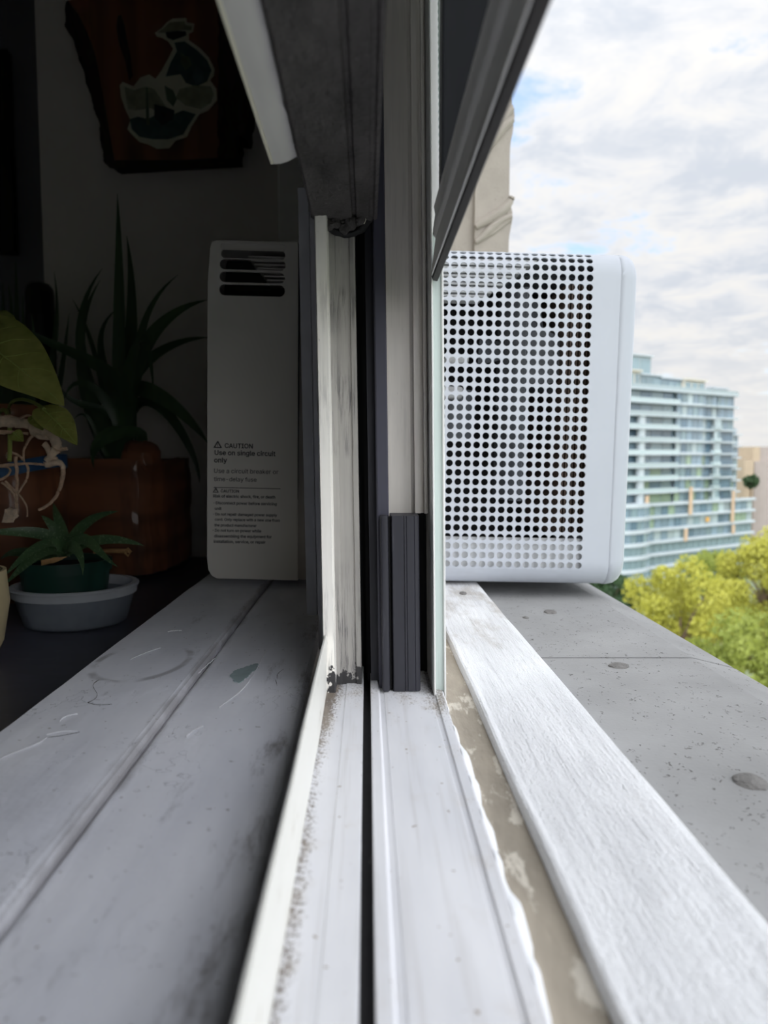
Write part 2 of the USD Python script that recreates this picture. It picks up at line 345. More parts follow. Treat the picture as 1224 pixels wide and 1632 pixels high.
MT['pane'] = pane_mat()

# ================================================================ THE ROOM
SZ = .95                                                   # level of the window track and of the inner sill
smesh('floor', bx(-3.6, -.10, -2.6, 3.0, -.10, 0), MT['floorwood'])
smesh('ceiling', bx(-3.6, -.0, -2.6, 3.0, 2.70, 2.80), MT['room'])
smesh('wall_left', bx(-3.75, -3.6, -2.6, 3.0, -.1, 2.8), MT['room'])
smesh('wall_behind', bx(-3.75, 0.06, -2.75, -2.6, -.1, 2.8), MT['room'])
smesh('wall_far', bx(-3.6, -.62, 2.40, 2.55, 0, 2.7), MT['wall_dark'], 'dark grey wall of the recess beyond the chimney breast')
smesh('wall_back', rbx(-.572, -.02, 1.34, 2.55, 0, 2.7, .004), MT['wall'], 'grey plastered wall behind the plants and the air conditioner')
# wall under, between and around the windows (solid, seen only where the sill and the ledge stop)
ww = [bx(-.16, .10, -2.6, 2.6, -.1, .905), bx(-.10, .10, -.86, -.56, .905, 2.7), bx(-.10, .10, -2.6, -2.45, .905, 2.7), bx(-.10, .10, -2.45, -.86, 2.45, 2.7), bx(-.10, .10, 1.345, 2.6, .905, 2.7), bx(-.10, .10, -.56, 1.345, 2.10, 2.7)]
smesh('wall_window', ww, MT['facade'])
smesh('building_front', [bx(-3.75, .10, -2.75, 2.6, -31, -.1), bx(-3.75, .10, -2.75, 2.6, 2.8, 12)], MT['facade'])

w3 = struct('window_3', 'unseen window added behind the camera to light the room')  # unseen opening, added as fill light for the room
part(w3, 'frame', along_x(sbox(-2.45, .905, -.86, 2.45).difference(sbox(-2.40, .96, -1.67, 2.40)).difference(sbox(-1.62, .96, -.91, 2.40)), -.02, .03), MT['jamb_beige'])
part(w3, 'pane', bx(.004, .008, -2.41, -1.66, .95, 2.41), MT['pane']); part(w3, 'pane', bx(.004, .008, -1.63, -.90, .95, 2.41), MT['pane'])

# ---------------------------------------------------------------- inner sill: two painted boards with a worn joint
sill = struct('trim_1', 'painted inner window sill of two boards')
r = .004
inner = Polygon([(-.186, .905), (-.186, .950), (-.1835, .9522), (-.112, .9528), (-.1095, .9518), (-.1085, .9495), (-.1085, .905)])
outer = Polygon([(-.1075, .905), (-.1075, .9478), (-.1055, .9492), (-.046, .9500), (-.040, .9496), (-.0365, .9475), (-.0350, .9435), (-.0350, .905)])
def longboard(poly, y0, y1, size, amp, seed):
    m = refine(along_y(poly, y0, y1), size); v = m.vertices
    m.vertices = v + np.stack([(meshkit.fbm(v * [40, 14, 40] + 5, 3, seed) - .5) * amp, v[:, 1] * 0, (meshkit.fbm(v * [60, 16, 60], 3, seed + 9) - .5) * amp], 1); return m
part(sill, 'sill_board', longboard(inner, -.55, 1.335, .02, .0012, 1), MT['sill'])
part(sill, 'sill_board', longboard(outer, -.55, 1.335, .02, .0014, 2), MT['sill'])
# peeling paint: curls standing off the surface, and one chip showing older grey-green paint
MT['casing'] = surf('casing_paint', srgb(240, 240, 242), .5, .03, 40, bump=0)
MT['chip'] = surf('old_paint', srgb(156, 172, 174), .6, .12, 90, bump=.2)
MT['curl'] = surf('paint_curl', srgb(236, 236, 240), .5, .03, 50, bump=0)
MT['crack'] = surf('crack_dirt', srgb(64, 62, 64), .8, .1, 50, bump=0)
chip = [(862, 368), (880, 352), (905, 342), (938, 330), (968, 322), (960, 345), (940, 362), (922, 382), (898, 396), (880, 392), (872, 376)]
cp = [on(u * 520 / 1224, 920 + v * 380 / 894, .9500)[:2] for u, v in chip]
cpl = Polygon(cp).exterior; cp = [np.array(cpl.interpolate(t, True).coords[0]) for t in np.linspace(0, 1, 90)[:-1]]
cp = Polygon([p + nrng.normal(0, .00045, 2) for p in cp]).buffer(0)
cp = max(getattr(cp, 'geoms', [cp]), key=lambda g_: g_.area)
part(sill, 'paint_chip', along_z(cp, .9490, .95015), MT['chip'], label='chipped patch of older grey-green paint')
def curl(px, z, rad, mat, name='paint_curl'):
    p = np.array([on(u * 520 / 1224, 920 + v * 380 / 894, z) for u, v in px]); p = spline(p, 26)
    p[:, 2] = z; p += np.c_[(nrng.random((26, 2)) - .5) * rad * 1.5, np.zeros(26)]
    part(sill, name, tube(p, rad * (.4 + .6 * nrng.random(26))), mat, smooth=60)
curl([(820, 488), (880, 445), (930, 395), (970, 330), (1000, 275)], .9503, .00035, MT['curl'])
curl([(698, 598), (725, 575), (760, 558)], .9502, .00035, MT['curl'])
curl([(740, 365), (770, 335), (805, 305)], .9500, .0005, MT['curl'])
curl([(640, 440), (690, 398), (730, 362)], .9500, .0004, MT['curl'])
curl([(490, 308), (540, 285), (600, 265)], .9530, .0004, MT['curl'])
curl([(630, 204), (650, 200), (682, 200)], .9531, .0005, MT['curl'])
curl([(0, 680), (60, 655), (120, 632), (175, 600)], .9528, .00025, MT['curl'])
curl([(175, 590), (215, 580), (290, 575)], .9528, .00025, MT['curl'])
curl([(330, 470), (365, 440), (350, 410), (372, 385)], .9527, .00018, MT['crack'], 'crack')
curl([(330, 470), (385, 478), (420, 476)], .9527, .00018, MT['crack'], 'crack')
curl([(180, 600), (240, 592), (300, 580)], .9527, .0002, MT['crack'], 'crack')
curl([(1035, 385), (1045, 430), (1055, 480), (1048, 560)], .9499, .0002, MT['crack'], 'crack')
curl([(1040, 380), (1065, 345), (1110, 330)], .9499, .0002, MT['crack'], 'crack')
curl([(225, 540), (250, 520), (290, 512)], .9529, .0003, MT['curl'])

# ---------------------------------------------------------------- window 1: the track, the jamb
win = struct('window_1', 'white aluminium window frame with track and jamb')
YJ = .44
part(win, 'track_flange', longboard(Polygon([(-.0256, .925), (-.0256, .9838), (-.0252, .9845), (-.0243, .9845), (-.0240, .9838), (-.0240, .925)]), -.55, .428, .02, .0008, 5), MT['fin'])
part(win, 'track_floor', along_y([(-.0240, .93), (-.0240, .9508), (-.0232, .9500), (-.0130, .9497), (-.0125, .9502), (-.0030, .9502), (-.0024, .9497), (-.0024, .93)], -.55, .5), MT['track'])
part(win, 'track_groove', along_y([(-.0024, .93), (-.0024, .9405), (.0019, .9405), (.0019, .93)], -.55, .5), MT['groove'])
part(win, 'track_floor', along_y([(.0019, .93), (.0019, .9500), (.0024, .9506), (.0062, .9506), (.0068, .9500), (.0074, .9488), (.0098, .9488), (.0102, .9493),
                                  (.0370, .9493), (.0376, .9486), (.0398, .9486), (.0402, .9498), (.0440, .9500), (.0448, .9494), (.0450, .93)], -.55, .5), MT['track'])
# jamb: strips that run up the far side of the opening; the whole leans a little
LEAN = .013
def lean(m):
    m = tm(m).copy(); m.vertices = m.vertices - np.c_[LEAN * (m.vertices[:, 2] - 1.08), np.zeros((len(m.vertices), 2))]; return m
def jstrip(name, poly, z0, z1, mat, step=.05):
    part(win, name, lean(along_z(poly, z0, z1)), MT[mat])
Z0, Z1, YB = .945, 2.1, .505
jstrip('jamb_flange', [(-.0276, YB), (-.0276, .4255), (-.0270, .4245), (-.0210, .4245), (-.0204, .4260), (-.0204, YB)], Z0, Z1, 'jamb_white')
jstrip('jamb_face', [(-.0204, YB), (-.0204, .4400), (-.0170, .4405), (-.0166, .4415), (-.0085, .4415), (-.0082, .4400), (-.0052, .4395), (-.0052, YB)], Z0, Z1, 'jamb_grey')
jstrip('jamb_channel', [(-.0052, YB), (-.0052, .478), (-.0018, .478), (-.0018, .462), (.0018, .462), (.0020, .450), (.0054, .450), (.0054, YB)], Z0, Z1, 'black')
jstrip('channel_gasket', [(.0006, .462), (.0006, .446), (.0054, .446), (.0054, .462)], Z0, Z1, 'rubber')
jstrip('jamb_slate', [(.0054, YB), (.0054, .4370), (.0062, .4360), (.0120, .4360), (.0126, .4372), (.0126, YB)], Z0, Z1, 'slate')
jstrip('jamb_liner', [(.0126, YB), (.0126, .452), (.0150, .4535), (.0270, .4535), (.0290, .452), (.0290, YB)], Z0, Z1, 'jamb_beige')
zb = at(640, 822, .428)[2]
jstrip('block_recess', [(.0290, YB), (.0290, .470), (.0374, .470), (.0374, YB)], Z0, zb, 'black')  # black strip stands in for the shade in the gap beside the block
jstrip('jamb_ridge', [(.0290, YB), (.0290, .446), (.0325, .446), (.0325, .449), (.0345, .449), (.0345, .443), (.0362, .443), (.0362, .449), (.0374, .449), (.0374, YB)], zb, Z1, 'jamb_beige')
jstrip('outer_fin', [(.0374, YB), (.0374, .4215), (.0377, .4210), (.0383, .4210), (.0386, .4215), (.0386, YB)], Z0 - .003, Z1, 'jamb_edge')
jstrip('outer_web', [(.0386, YB), (.0386, .4290), (.0440, .4290), (.0440, YB)], Z0, Z1, 'jamb_green')
jstrip('outer_fin', [(.0440, YB), (.0440, .4275), (.0443, .4270), (.0450, .4270), (.0453, .4275), (.0453, YB)], Z0, Z1, 'jamb_edge')
# brush seal with a toothed edge beside the screen
nt = 150; zs = np.linspace(1.215, 1.52, nt)
teeth = [(.0388, 1.215)] + [(.0425 + (.0005 if i % 2 else 0), z) for i, z in enumerate(zs)] + [(.0388, 1.52)]
pile = along_y(teeth, .424, .4255)
part(win, 'pile_seal', lean(pile), MT['pile'], label='pale brush seal with toothed edge')
# inside stops beside the jamb, and the mullion's room side
a = at(485, 980, .57); b = at(501, 300, .57)
part(win, 'inside_stop', lean(along_z([(-.0490, .57), (-.0490, .60), (-.0360, .60), (-.0360, .573), (-.0410, .573), (-.0410, .57)], a[2], 1.29)), MT['panel_grey'])
part(win, 'mullion_side', lean(along_z([(-.0360, .51), (-.0360, .60), (-.0204, .60), (-.0204, .51)], .953, 2.1)), MT['panel_grey'])
part(win, 'mullion_core', bx(-.02, .044, .506, .545, .945, 2.1), MT['jamb_beige'])

# rubber block at the foot of the jamb
blk = thing('stop_block', 'ribbed black rubber block at the foot of the window jamb', 'window block', (.019, .43, SZ))
zb = at(640, 822, .428)[2]
part(blk, 'body', lean(along_z([(.0135, .449), (.0135, .4280), (.0142, .4268), (.0205, .4265), (.0207, .4272), (.0211, .4272), (.0213, .4265), (.0222, .4265), (.0224, .4271), (.0227, .4265), (.0268, .4265), (.0270, .4270), (.0274, .4266), (.0292, .4270), (.0300, .4285), (.0300, .449)], .9498, zb)), MT['rubber'])
part(blk, 'ridge', lean(along_z([(.0117, .437), (.0117, .4312), (.0122, .4306), (.0130, .4306), (.0135, .4312), (.0135, .437)], .9498, zb - .0008)), MT['black'])
part(blk, 'lip', lean(rbx(.0072, .0117, .4250, .436, .9498, zb + .0003, .0012)), MT['rubber'])
part(blk, 'web', lean(bx(.0112, .0140, .4320, .4350, .9498, zb - .001)), MT['black'])

# ---------------------------------------------------------------- raised sash above the lens
sash = thing('window_sash', 'raised window sash with soot-blackened bottom rail and pale pull lip overhead', 'window sash', (-.013, -.04, 1.224))
SY0, SY1 = -.52, .432
zr = CZ + .134
rail = refine(along_y([(-.0315, zr + .045), (-.0318, zr + .001), (-.0300, zr - .0005), (-.0085, zr), (-.0078, zr + .002), (-.0062, zr + .002), (-.0055, zr), (.0010, zr), (.0020, zr + .0010), (.0034, zr + .0012), (.0044, zr), (.0060, zr + .0008), (.0062, zr + .045)], SY0, SY1), .012)
v = rail.vertices; low = (v[:, 2] < zr + .02)
d = (meshkit.fbm(v * [90, 50, 90], 4, 3) - .5) * .0035 * low * (v[:, 0] < -.008) ; v[:, 2] += d
v[:, 0] -= np.where((v[:, 0] < -.030) & low, np.abs(meshkit.fbm(v * [1, 120, 30], 3, 8) - .5) * .004 - .0008, 0)
rail.vertices = v
part(sash, 'bottom_rail', rail, MT['soot'], 50)
lipz = zr
lp = [(-.0322, zr + .008), (-.0322, zr + .0035), (-.0365, zr + .0012), (-.0400, zr + .0002), (-.0428, zr), (-.0428, zr + .0018), (-.0400, zr + .0020), (-.036, zr + .004)]
part(sash, 'pull_lip', along_y(lp, SY0, .352), MT['lip'], label='pale curved pull lip')
part(sash, 'lip_edge', along_y([(-.0440, zr - .0008), (-.0440, zr + .0026), (-.0428, zr + .0026), (-.0428, zr - .0008)], SY0, .350), MT['lip_edge'])
part(sash, 'glass', bx(-.016, -.012, SY0 + .03, SY1 - .01, zr + .04, 2.09), MT['pane'])
part(sash, 'stile', bx(-.0310, .0040, SY1 - .030, SY1 + .004, zr + .045, 2.09), MT['soot'])
part(sash, 'stile', bx(-.0310, .0040, SY0, SY0 + .03, zr + .045, 2.09), MT['soot'])
# torn gasket at the end of the rail
tg = [at(515, 352, .431), at(530, 366, .4315), at(548, 373, .432), at(566, 371, .432), at(583, 357, .432), at(592, 345, .431)]
part(sash, 'torn_gasket', wobble(refine(tube(spline(tg, 30), np.full(30, .0021), 8), .002), .0010, 300, 4), MT['black'], 60, label='torn black gasket')
for (u_, v_, a_, b_, s_) in ((512, 352, .0042, .0030, 1), (524, 360, .0040, .0034, 2), (536, 357, .0038, .0028, 3), (560, 356, .0040, .0040, 4), (574, 350, .0034, .0034, 5), (588, 344, .0036, .0026, 6), (550, 364, .0036, .0026, 7)):
    b0 = trimesh.creation.icosphere(3); b0.vertices = b0.vertices * [a_, .003, b_]; b0 = wobble(b0, .0022, 260, s_); b0.apply_translation(at(u_, v_, .4305)); part(sash, 'sooty_clump', b0, MT['soot'], 60)
fl = [np.array([at(545 + x, 345 + y, .4295) for x, y in q]) for q in ([(0, 14), (10, 4), (20, 2), (14, 10), (6, 16)], [(24, 0), (34, 6), (40, 2), (36, 12), (26, 10)])]
for q in fl:
    c = q.mean(0); m = m3.Manifold.hull_points(np.vstack([q, q + [0, .0012, .0006]])); part(sash, 'paint_flake', tm(m), MT['lip_edge'])

# ---------------------------------------------------------------- insect screen on the outer side
scr = thing('insect_screen', 'grey framed insect screen raised above the outer ledge', 'window screen', (.040, -.05, CZ + .0985))
zA, zC = CZ + .137, CZ + .0985
prof = [(.0372, zA), (.0380, zA - .004), (.0368, zA - .012), (.0368, zA - .015), (.0382, zA - .017), (.0362, zC + .004), (.0360, zC + .0015), (.0366, zC + .0012), (.0398, zC + .0012), (.0410, zC + .003), (.0440, zC + .012), (.0440, zA)]
part(scr, 'bottom_rail', along_y(prof, -.52, .418), MT['rail_grey'])
part(scr, 'rubber_seal', along_y([(.0364, zC + .0016), (.0370, zC), (.0400, zC - .0004), (.0416, zC + .0030), (.0442, zC + .011), (.0446, zC + .016), (.0432, zC + .016), (.040, zC + .004)], -.52, .424), MT['seal'], label='dark rubber edge')
part(scr, 'side_rail', bx(.0400, .0436, .403, .418, zA, 2.08), MT['mesh'])
part(scr, 'side_rail', bx(.0390, .0436, -.52, -.505, zA, 2.08), MT['rail_grey'])
part(scr, 'top_rail', bx(.0390, .0436, -.52, .418, 2.06, 2.09), MT['rail_grey'])
wires = []
ys = np.arange(-.504, .404, .0014); zz = np.arange(zA, 2.06, .0014); tw = .00016
def boxes(lo, hi):
    n = len(lo); c = np.array([[x, y, z] for x in (0, 1) for y in (0, 1) for z in (0, 1)])
    v = (lo[:, None] * (1 - c) + hi[:, None] * c).reshape(-1, 3)
    f = np.array([[0, 1, 3], [0, 3, 2], [4, 6, 7], [4, 7, 5], [0, 4, 5], [0, 5, 1], [2, 3, 7], [2, 7, 6], [0, 2, 6], [0, 6, 4], [1, 5, 7], [1, 7, 3]])
    return trimesh.Trimesh(v, (f[None] + 8 * np.arange(n)[:, None, None]).reshape(-1, 3), process=False)
lo = np.r_[np.c_[np.full(len(ys), .0412), ys - tw, np.full(len(ys), zA - .002)], np.c_[np.full(len(zz), .0415), np.full(len(zz), -.506), zz - tw]]
hi = np.r_[np.c_[np.full(len(ys), .0416), ys + tw, np.full(len(ys), 2.062)], np.c_[np.full(len(zz), .0419), np.full(len(zz), .405), zz + tw]]
part(scr, 'wire_mesh', boxes(lo, hi), MT['mesh'], False, kind='stuff')

# ---------------------------------------------------------------- outer sill: dirty strip, caulk, white board
os_ = struct('trim_2', 'outer window sill')
part(os_, 'sill_strip', longboard(Polygon([(.0440, .90), (.0440, .9445), (.0500, .9440), (.0580, .9445), (.0645, .9450), (.0645, .90)]), -.55, 1.33, .02, .0008, 11), MT['strip'])
bp = Polygon([(.0635, .90), (.0625, .9470), (.0632, .9502), (.0645, .9508), (.0670, .9500), (.0900, .9500), (.1170, .9500), (.1215, .9485), (.1285, .9380), (.1290, .90)])
part(os_, 'sill_board', longboard(bp, -.55, 1.33, .012, .0016, 13), MT['board'], label='brush-marked white painted board')
# caulk bead with a ragged outer edge
ny = 260; yy = np.linspace(-.3, .425, ny)
wd = .0008 + .0042 * np.clip(meshkit.fbm(np.c_[yy * 18, yy * 0, yy * 0 + 3], 3, 21) * 1.5 - .28, .05, 1) + .0022 * (meshkit.noise(np.c_[yy * 130, yy * 0, yy * 0], 4) - .5)
wd += np.where(yy < .30, .0010, 0) * np.clip((.30 - yy) / .1, 0, 1)
cs = 7; vv = []
for i in range(ny):
    for j in range(cs):
        t = j / (cs - 1); vv.append((.0445 + wd[i] * t, yy[i], .9440 + .0062 * math.sqrt(max(0, 1 - t ** 2.2)) * (.85 + .15 * math.sin(yy[i] * 210))))
    for j in (1, 0): vv.append((.0445 + wd[i] * j, yy[i], .9400))
k = cs + 2; ff = []
for i in range(ny - 1):
    for j in range(k):
        q = [i * k + j, i * k + (j + 1) % k, (i + 1) * k + (j + 1) % k, (i + 1) * k + j]; ff += [[q[0], q[2], q[1]], [q[0], q[3], q[2]]]
cm = trimesh.Trimesh(np.array(vv), np.array(ff), process=False)
if cm.volume < 0: cm.invert()
part(os_, 'caulk_bead', cm, MT['caulk'], 60, label='ragged white bead of caulk')

# ---------------------------------------------------------------- stone ledge, joint, pilaster
led = struct('ledge', 'grey stone ledge outside the window')
ZL = CZ - .155
yj = on(980, 1048, ZL)[1]
lprof = [(.10, .80), (.10, ZL + .0005), (.2490, ZL - .0005), (.2515, ZL - .0010), (.2825, ZL - .0088), (.2848, ZL - .0115), (.2848, .80)]
part(led, 'slab', along_y(lprof, -.75, yj - .0020), MT['ledge'])
part(led, 'slab', along_y(lprof, yj + .0020, 1.50), MT['ledge'])
part(led, 'joint', along_y([(x, z - (.0022 if z > .85 else 0)) for x, z in lprof], yj - .0021, yj + .0021), MT['mortar'])
def lump(u, v, z, sx, sy, h, seed, label):
    p = on(u, v, z); m = trimesh.creation.icosphere(4); w = m.vertices
    w = w * (1 + .35 * (meshkit.fbm(w * 2.2 + seed, 3, seed)[:, None] - .5)); w[:, 2] = np.where(w[:, 2] < 0, w[:, 2] * .35, w[:, 2])
    m.vertices = w * [sx, sy, h]; t = part(None, 'mortar_lump', trimesh.Trimesh(m.vertices + p, m.faces, process=False), MT['lump'], True)
    meta(t, label, 'mortar lump', 'lumps of mortar on the ledge')
lump(1195, 1247, ZL, .0075, .0085, .0030, 3, 'largest grey mortar lump, on the ledge nearest the camera')
lump(986, 1062, ZL, .0072, .0060, .0026, 5, 'grey mortar lump just before the joint between the ledge slabs')
lump(877, 976, ZL, .0062, .0070, .0026, 8, 'pale mortar lump on the ledge in front of the perforated grille')
lump(838, 985, ZL, .0030, .0040, .0016, 9, 'tiny dark mortar lump on the ledge beside the white board')
lump(738, 946, .950, .0036, .0060, .0020, 12, 'small dark lump on the white board below the grille')

pil = struct('pilaster', 'carved stone pilaster beyond the air conditioner')
Yp = 1.52
def px(u): return at(u, 300, Yp)[0]
xr, xm = px(815), px(757)
part(pil, 'back_pier', bx(.10, xm + .002, Yp + .012, 2.0, ZL, 2.6), MT['pilaster'])
zs = np.linspace(ZL - .3, 2.6, 180)
def bulge(z):
    o = 0
    for vv, w, a in ((352, .022, .006), (335, .010, .004), (205, .022, .006), (180, .016, .008), (60, .02, .006)):
        zc = at(815, vv, Yp)[2]; o += a * math.exp(-((z - zc) / w) ** 2)
    return o - .004
shaft = Polygon([(xm, ZL - .3)] + [(xr + bulge(z), z) for z in zs] + [(xm, 2.6)])
part(pil, 'shaft', along_y(shaft, Yp, 2.0), MT['pilaster'])
def relief(pts, rad):
    p = np.array([at(u, v, Yp - .001) for u, v in pts]); p = spline(p, 30); t = np.linspace(0, 1, 30)
    part(pil, 'carved_band', tube(p, rad * (.6 + .4 * np.sin(t * math.pi)), 10), MT['pilaster'], 60)
relief([(758, 362), (775, 352), (795, 340), (816, 314)], .0105)
relief([(758, 386), (775, 372), (792, 356), (816, 345)], .0085)
relief([(770, 378), (790, 368), (805, 356), (816, 350)], .004)
relief([(760, 250), (785, 222), (800, 205), (817, 190)], .011)
relief([(765, 232), (790, 205), (806, 186), (817, 172)], .008)
relief([(772, 215), (796, 190), (817, 168)], .004)

# ================================================================ AIR CONDITIONER
ac = thing('air_conditioner', 'white saddle-shaped window air conditioner with perforated outdoor case', 'air conditioner', (.05, 1.04, .955))
YA0, YA1 = .77, 1.31
ROLL = math.radians(1.15)                                 # tilted outwards so that it drains
piv = np.array([.03, 0, CZ - .02])
def roll(m):
    m = tm(m).copy(); v = m.vertices - piv; c, s = math.cos(ROLL), math.sin(ROLL)
    m.vertices = np.c_[v[:, 0] * c + v[:, 2] * s, v[:, 1], -v[:, 0] * s + v[:, 2] * c] + piv; return m
def unroll(u, v, Y=YA0):                                  # photograph pixel on the near side, in the untilted frame
    p = at(u, v, Y) - piv; c, s = math.cos(ROLL), math.sin(ROLL)
    return np.array([p[0] * c - p[2] * s, p[1], p[0] * s + p[2] * c]) + piv
def acp(name, m, mat, smooth=35, label=None, kind=None): return part(ac, name, roll(m), MT[mat], smooth, label, kind)
# --- outdoor case
xo0 = .052; pr = unroll(1011, 650); xo1 = pr[0]; zt = unroll(840, 393)[2]; zbm = unroll(840, 934)[2]
seam = unroll(981, 650)[0]
R = .026
# profile in (y, z) by arc length: starts on the top, bends over to the near side, bends under
def profile(s, off=0.0):
    s = np.asarray(s, float); y = np.empty_like(s); z = np.empty_like(s); ny_ = np.empty_like(s); nz_ = np.empty_like(s)
    L0 = .10; A = R * math.pi / 2; H = (zt - zbm) - 2 * R
    for i, q in enumerate(s.ravel()):
        if q < L0: P = (YA0 + R + (L0 - q), zt); N = (0, 1)
        elif q < L0 + A:
            a = (q - L0) / R; P = (YA0 + R - R * math.sin(a), zt - R + R * math.cos(a)); N = (-math.sin(a), math.cos(a))
        elif q < L0 + A + H: P = (YA0, zt - R - (q - L0 - A)); N = (-1, 0)
        elif q < L0 + 2 * A + H:
            a = (q - L0 - A - H) / R; P = (YA0 + R - R * math.cos(a), zbm + R - R * math.sin(a)); N = (-math.cos(a), -math.sin(a))
        else: P = (YA0 + R + (q - L0 - 2 * A - H), zbm); N = (0, -1)
        y.ravel()[i] = P[0] - N[0] * off; z.ravel()[i] = P[1] - N[1] * off
    return y, z
L0, A, H = .10, R * math.pi / 2, (zt - zbm) - 2 * R
STOT = 2 * L0 + 2 * A + H
def s_of_z(z): return L0 + A + (zt - R - z)
# hole grid
rows = 36; zlast = unroll(820, 900)[2]; slast = s_of_z(zlast); pitch = (unroll(930, 500)[2] - unroll(930, 884)[2]) / 26.0
xlast = unroll(934, 600)[0]; pitchx = (unroll(934, 600)[0] - unroll(720, 600)[0]) / 15.0
ncol = 18; hr = .0036
def sheet(off, holes=True):
    """the wrapped sheet with its holes; off: distance inwards from the outer surface"""
    q = 20; ang = (np.arange(q) + .5) * 2 * np.pi / q
    s0, x0 = slast - (rows - .5) * pitch, xlast - (ncol - .5) * pitchx
    V, F = [], []
    sq = np.stack([np.cos(ang), np.sin(ang)], 1); sq = sq / np.abs(sq).max(1, keepdims=True)
    base = 0
    ringF = []
    for j in range(q):
        k2 = (j + 1) % q; ringF += [[j, k2, q + k2], [j, q + k2, q + j]]
    # corners of the cell, filled with a triangle each
    corner = []
    for cx_, cy_ in ((1, 1), (-1, 1), (-1, -1), (1, -1)):
        dd = sorted(range(q), key=lambda j: (sq[j, 0] - cx_) ** 2 + (sq[j, 1] - cy_) ** 2)[:2]
        corner.append(((cx_, cy_), dd))
    for r_ in range(rows):
        for c_ in range(ncol):
            sc, xc = s0 + (r_ + .5) * pitch, x0 + (c_ + .5) * pitchx
            inner_ = np.c_[xc + hr * np.cos(ang), sc + hr * np.sin(ang)]
            outer_ = np.c_[xc + pitchx / 2 * sq[:, 0], sc + pitch / 2 * sq[:, 1]]
            cor = np.array([[xc + pitchx / 2 * c[0][0], sc + pitch / 2 * c[0][1]] for c in corner])
            V.append(np.vstack([inner_, outer_, cor]))
            F += [[a + base for a in t] for t in ringF]
            for k2, (_, dd) in enumerate(corner): F.append([base + q + dd[0], base + q + dd[1], base + 2 * q + k2])
            base += 2 * q + 4
    V = np.vstack(V); F = np.array(F)
    # plain areas beside and above and below the holes, as strips of small quads
    def strip(xa, xb, sa, sb, nx, ns):
        nonlocal V, F
        gx, gs = np.meshgrid(np.linspace(xa, xb, nx + 1), np.linspace(sa, sb, ns + 1), indexing='ij')
        b0 = len(V); V = np.vstack([V, np.c_[gx.ravel(), gs.ravel()]]); ff = []
        for i in range(nx):
            for j in range(ns):
                a = b0 + i * (ns + 1) + j; ff += [[a, a + ns + 1, a + ns + 2], [a, a + ns + 2, a + 1]]
        F = np.vstack([F, ff])
    s1, x1 = s0 + rows * pitch, x0 + ncol * pitchx
    strip(x1, seam, 0, STOT, 4, 160); strip(xo0 - .004, x0, 0, STOT, 2, 160) if xo0 - .004 < x0 else None
    strip(x0, x1, 0, s0, ncol, 12); strip(x0, x1, s1, STOT, ncol, 30)
    y, z = profile(V[:, 1], off)
    P = np.c_[V[:, 0], y, z]
    return P, F, base, q
P, F, nb, q = sheet(0.0); P2, F2, _, _ = sheet(.0012)
walls = []; cell = 2 * q + 4
for c_ in range(nb // cell):
    for j in range(q):
        a, b = c_ * cell + j, c_ * cell + (j + 1) % q; walls += [[a, b, b + len(P)], [a, b + len(P), a + len(P)]]
def orient(P, F, out):
    n = np.cross(P[F[:, 1]] - P[F[:, 0]], P[F[:, 2]] - P[F[:, 0]]); c = P[F].mean(1)
    ref = c - np.array([0, YA0 + .2, (zt + zbm) / 2]); ref[:, 0] = 0
    flip = ((n * ref).sum(1) < 0) == out; F = F.copy(); F[flip] = F[flip][:, ::-1]; return F
allP = np.vstack([P, P2]); allF = np.vstack([orient(P, F, True), orient(P2, F2, False) + len(P), np.array(walls)])
grille = trimesh.Trimesh(allP, allF, process=False)
v, f, _n = meshkit.arrays(grille, False)
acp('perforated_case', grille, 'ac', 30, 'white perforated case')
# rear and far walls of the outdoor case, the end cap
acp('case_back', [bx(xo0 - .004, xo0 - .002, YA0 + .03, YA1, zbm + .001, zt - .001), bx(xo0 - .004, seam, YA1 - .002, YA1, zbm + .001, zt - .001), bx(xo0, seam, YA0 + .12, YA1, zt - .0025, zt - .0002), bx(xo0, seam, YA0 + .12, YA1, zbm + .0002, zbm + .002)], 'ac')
def rounded_cap(x0, x1, y0, y1, z0, z1, rc, e):
    sl = []
    for zc, yc in ((z0 + rc, y0 + rc), (z1 - rc, y0 + rc), (z0 + rc, y1 - rc), (z1 - rc, y1 - rc)):
        t = m3.Manifold(m3.Mesh(*[np.asarray(a, dt) for a, dt in zip(torus(rc, e), (np.float32, np.uint32))]))
        sl += [t.translate((x1 - e, yc, zc)), m3.Manifold.cylinder(.001, rc, rc, 40).rotate((0, 90, 0)).translate((x0, yc, zc))]
    return tm(m3.Manifold.batch_hull(sl))
def torus(rc, e):
    m = trimesh.creation.revolve([[0, -e], [rc - e, -e]] + [[rc - e + e * math.cos(a), e * math.sin(a)] for a in np.linspace(-math.pi / 2, math.pi / 2, 9)] + [[0, e]], sections=40)
    m.merge_vertices(); v = m.vertices[:, [2, 0, 1]]; return v, m.faces
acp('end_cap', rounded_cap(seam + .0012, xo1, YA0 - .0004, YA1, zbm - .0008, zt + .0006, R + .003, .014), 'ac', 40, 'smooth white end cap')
acp('seam', along_x(rrect(YA0 + .0016, zbm + .0016, YA1 - .002, zt - .0016, R - .002), seam - .001, seam + .0016), 'ac_gap')
